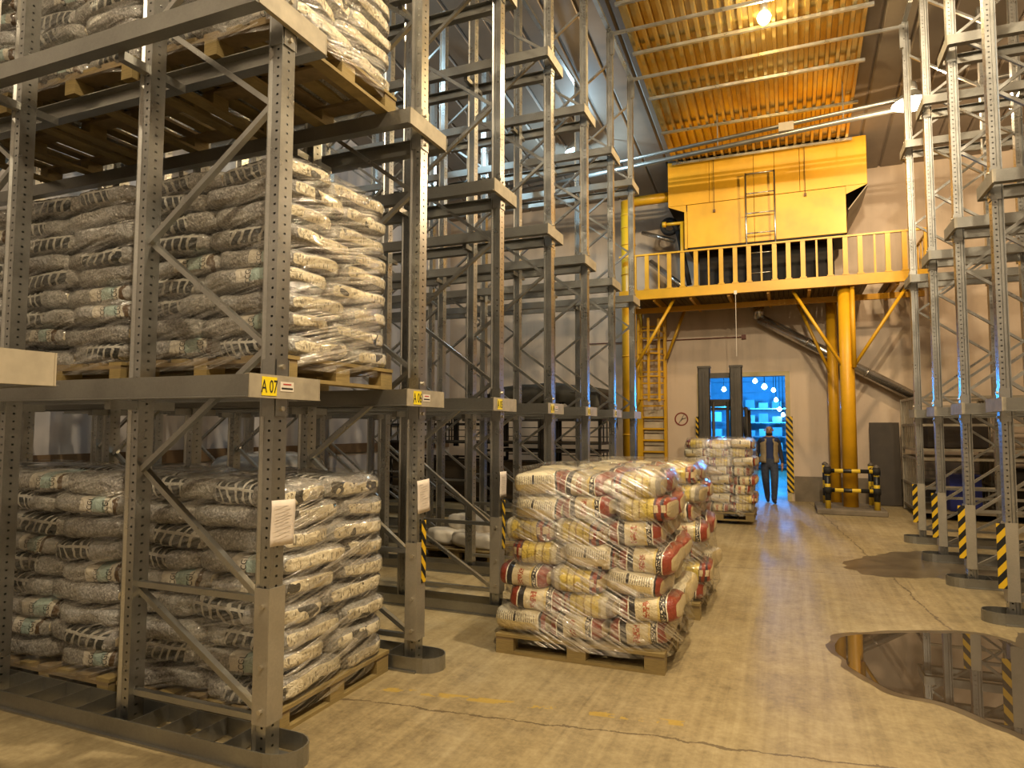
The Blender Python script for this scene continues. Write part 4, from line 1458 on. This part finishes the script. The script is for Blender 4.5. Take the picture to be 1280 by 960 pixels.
for s in (-1, 1):
    MB().lathe([(.002, -.012), (.012, 0), (.002, .012)], 8, (s * .032, -.108, 1.645)).build('eye', hair, pe, True)
    MB().lathe([(.006, -.03), (.018, 0), (.006, .03)], 8, (s * .088, -.015, 1.63)).build('ear', SKIN, pe, True)
MB().lathe([(.016, -.02), (.010, .01), (.004, .035)], 8, (0, -.118, 1.615)).build('nose', SKIN, pe, True)
MB().b2(-.022, .022, -.124, -.118, 1.577, 1.584).build('mouth', simple('lips', (.25, .10, .08), .5), pe)

# ------------------------------------------------------------------ the blue-lit hall beyond the doorway
BW = simple('blue_hall_wall', (0.45, 0.52, 0.58), .7, 0, .1)
hl = struct('wall_hall', MB().b2(-9, -8.8, Y1 + .25, 31, 0, 6).b2(7, 7.2, Y1 + .25, 31, 0, 6).b2(-9, 7.2, 30, 30.2, 0, 6), BW)
for k in range(12):
    MB().b2(-8.7, 7, 29.94, 29.999, .4 + k * .46, .4 + k * .46 + .42).build('wall_panel', BW, hl)
struct('ceiling_hall', MB().b2(-9, 7.2, Y1 + .25, 30.2, 6, 6.2), BW)
for i in range(7):
    x, y, z = ((-.66, 20.5, 2.84), (-1.04, 23.5, 3.2), (-.53, 26, 3.02), (-.46, 26.5, 2.68), (-.36, 27.5, 2.36), (-.25, 28.5, 2.17), (-2.07, 24, 2.97))[i]
    t = thing('hall_lamp', ('bright round lamp at the top of the doorway', 'lamp farther back beside the round lamp, touching the door top', 'topmost lamp of the row down the door edge', 'second lamp of the row down the door edge',
                            'third lamp of the row down the door edge', 'lowest lamp of the row down the door edge', 'lamp seen through the forklift mast')[i], 'lamp', (x, y, z), 0, 'blue-lit hall lamps')
    MB().lathe([(.01, -.07), (.06, -.04), (.08, 0), (.05, .07), (.02, .1)], 14).build('bulb', mat_emit('hall_lamp_glow', (.45, .85, 1.0), 12.0) if i == 0 else bpy.data.materials['hall_lamp_glow'], t, True)
    MB().tube((0, 0, .1), (0, 0, 6 - z), .012, 6).build('hanger', DARK, t)
    if i in (1, 3, 6):
        l = bpy.data.lights.new('hall_light', 'POINT')
        l.color, l.energy, l.shadow_soft_size = BLUE, W_BLUE, .15
        lo = bpy.data.objects.new('hall_light', l)
        C.objects.link(lo)
        lo.parent = t
        lo.location = (0, 0, -.25)
for i, (x, y) in enumerate(((-2.9, 25.5), (-.9, 28.8), (1.4, 26.0))):
    t = thing('shelf_unit', ('metal shelving glimpsed through the forklift mast', 'metal shelving at the end of the blue hall', 'metal shelving behind the man')[i], 'shelf', (x, y, 0), 0, 'shelving in the blue hall')
    for a in (-1, 1):
        for b in (-1, 1):
            MB().b2(a * .9 - .03, a * .9 + .03, b * .3 - .03, b * .3 + .03, 0, 2.6).build('upright', DARK, t)
    for k in range(5):
        MB().b2(-.93, .93, -.33, .33, .2 + k * .55, .24 + k * .55).build('shelf', GALV, t)
        for q in range(3):
            z = .245 + k * .55
            MB().b2(-.75 + q * .5, -.40 + q * .5, -.2, .2, z, z + .22 + .06 * ((q + k + i) % 3)).build('stored_box', WHITE if (q + k) % 2 else BW, t)

# ------------------------------------------------------------------ puddle and damp patch
def puddle(name, pts, z, m, label, cat, jag=.03, sub=6):
    out = []
    n = len(pts)
    for i in range(n):
        p0, p1, p2, p3 = (Vector((*pts[(i + k - 1) % n], 0)) for k in range(4))
        for k in range(sub):
            t = k / sub
            q = .5 * ((2 * p1) + (p2 - p0) * t + (2 * p0 - 5 * p1 + 4 * p2 - p3) * t * t + (3 * p1 - p0 - 3 * p2 + p3) * t ** 3)
            q += Vector((noise.noise(q * 6), noise.noise(q * 6 + Vector((9, 3, 1))), 0)) * jag
            out.append((q.x, q.y, z))
    bm = bmesh.new()
    f = bm.faces.new([bm.verts.new(p) for p in out])
    if f.normal.z < 0:
        f.normal_flip()
    f.normal_update()
    if f.normal.z < 0:
        f.normal_flip()
    me = bpy.data.meshes.new(name)
    bmesh.ops.triangulate(bm, faces=bm.faces[:])
    bm.to_mesh(me)
    bm.free()
    me.materials.append(m)
    return tag(link(name, me), label, cat)


WET = NT('standing_water')
WET.set((0.055, 0.040, 0.026), 0.015, 0.0, None, 0.9)
WET.p.inputs['IOR'].default_value = 1.5
DAMP = NT('damp_concrete')
_P = DAMP.pos()
DAMP.set(DAMP.ramp(DAMP.noise(_P, 3, 5), [(0.35, (0.075, 0.055, 0.034)), (0.65, (0.15, 0.115, 0.07))]), 0.30)
PUD = [(.29, 5.9), (.37, 6.2), (.71, 6.42), (1.01, 6.56), (1.43, 6.66), (1.62, 6.3), (1.50, 5.76), (1.45, 5.35), (1.30, 4.9), (1.20, 4.62), (1.06, 4.74), (.86, 4.95), (.62, 5.03), (.46, 5.22), (.34, 5.5)]
puddle('damp_margin', [(.26 + (x - .29) * 1.06 - .02, 5.7 + (y - 5.7) * 1.10) for x, y in PUD], .0012, DAMP.m, 'damp dark rim around the puddle', 'damp patch', .05)
puddle('puddle', [(x, y) for x, y in PUD], .0024, WET.m, 'dark puddle reflecting the racks on the concrete floor', 'puddle', .025)
puddle('damp_patch', [(.58, 9.25), (.80, 9.95), (1.35, 10.6), (2.2, 10.9), (3.0, 10.3), (2.9, 8.9), (1.9, 8.6), (1.45, 8.95), (.99, 8.75)], .0014, DAMP.m, 'dark damp patch on the floor beside the opposite racks', 'damp patch', .10)
puddle('damp_streak', [(1.6, 6.6), (1.9, 6.9), (2.3, 6.7), (2.6, 6.0), (2.4, 5.2), (1.7, 4.8), (1.55, 5.6)], .0010, DAMP.m, 'damp floor between the puddle and the rack foot', 'damp patch', .06)
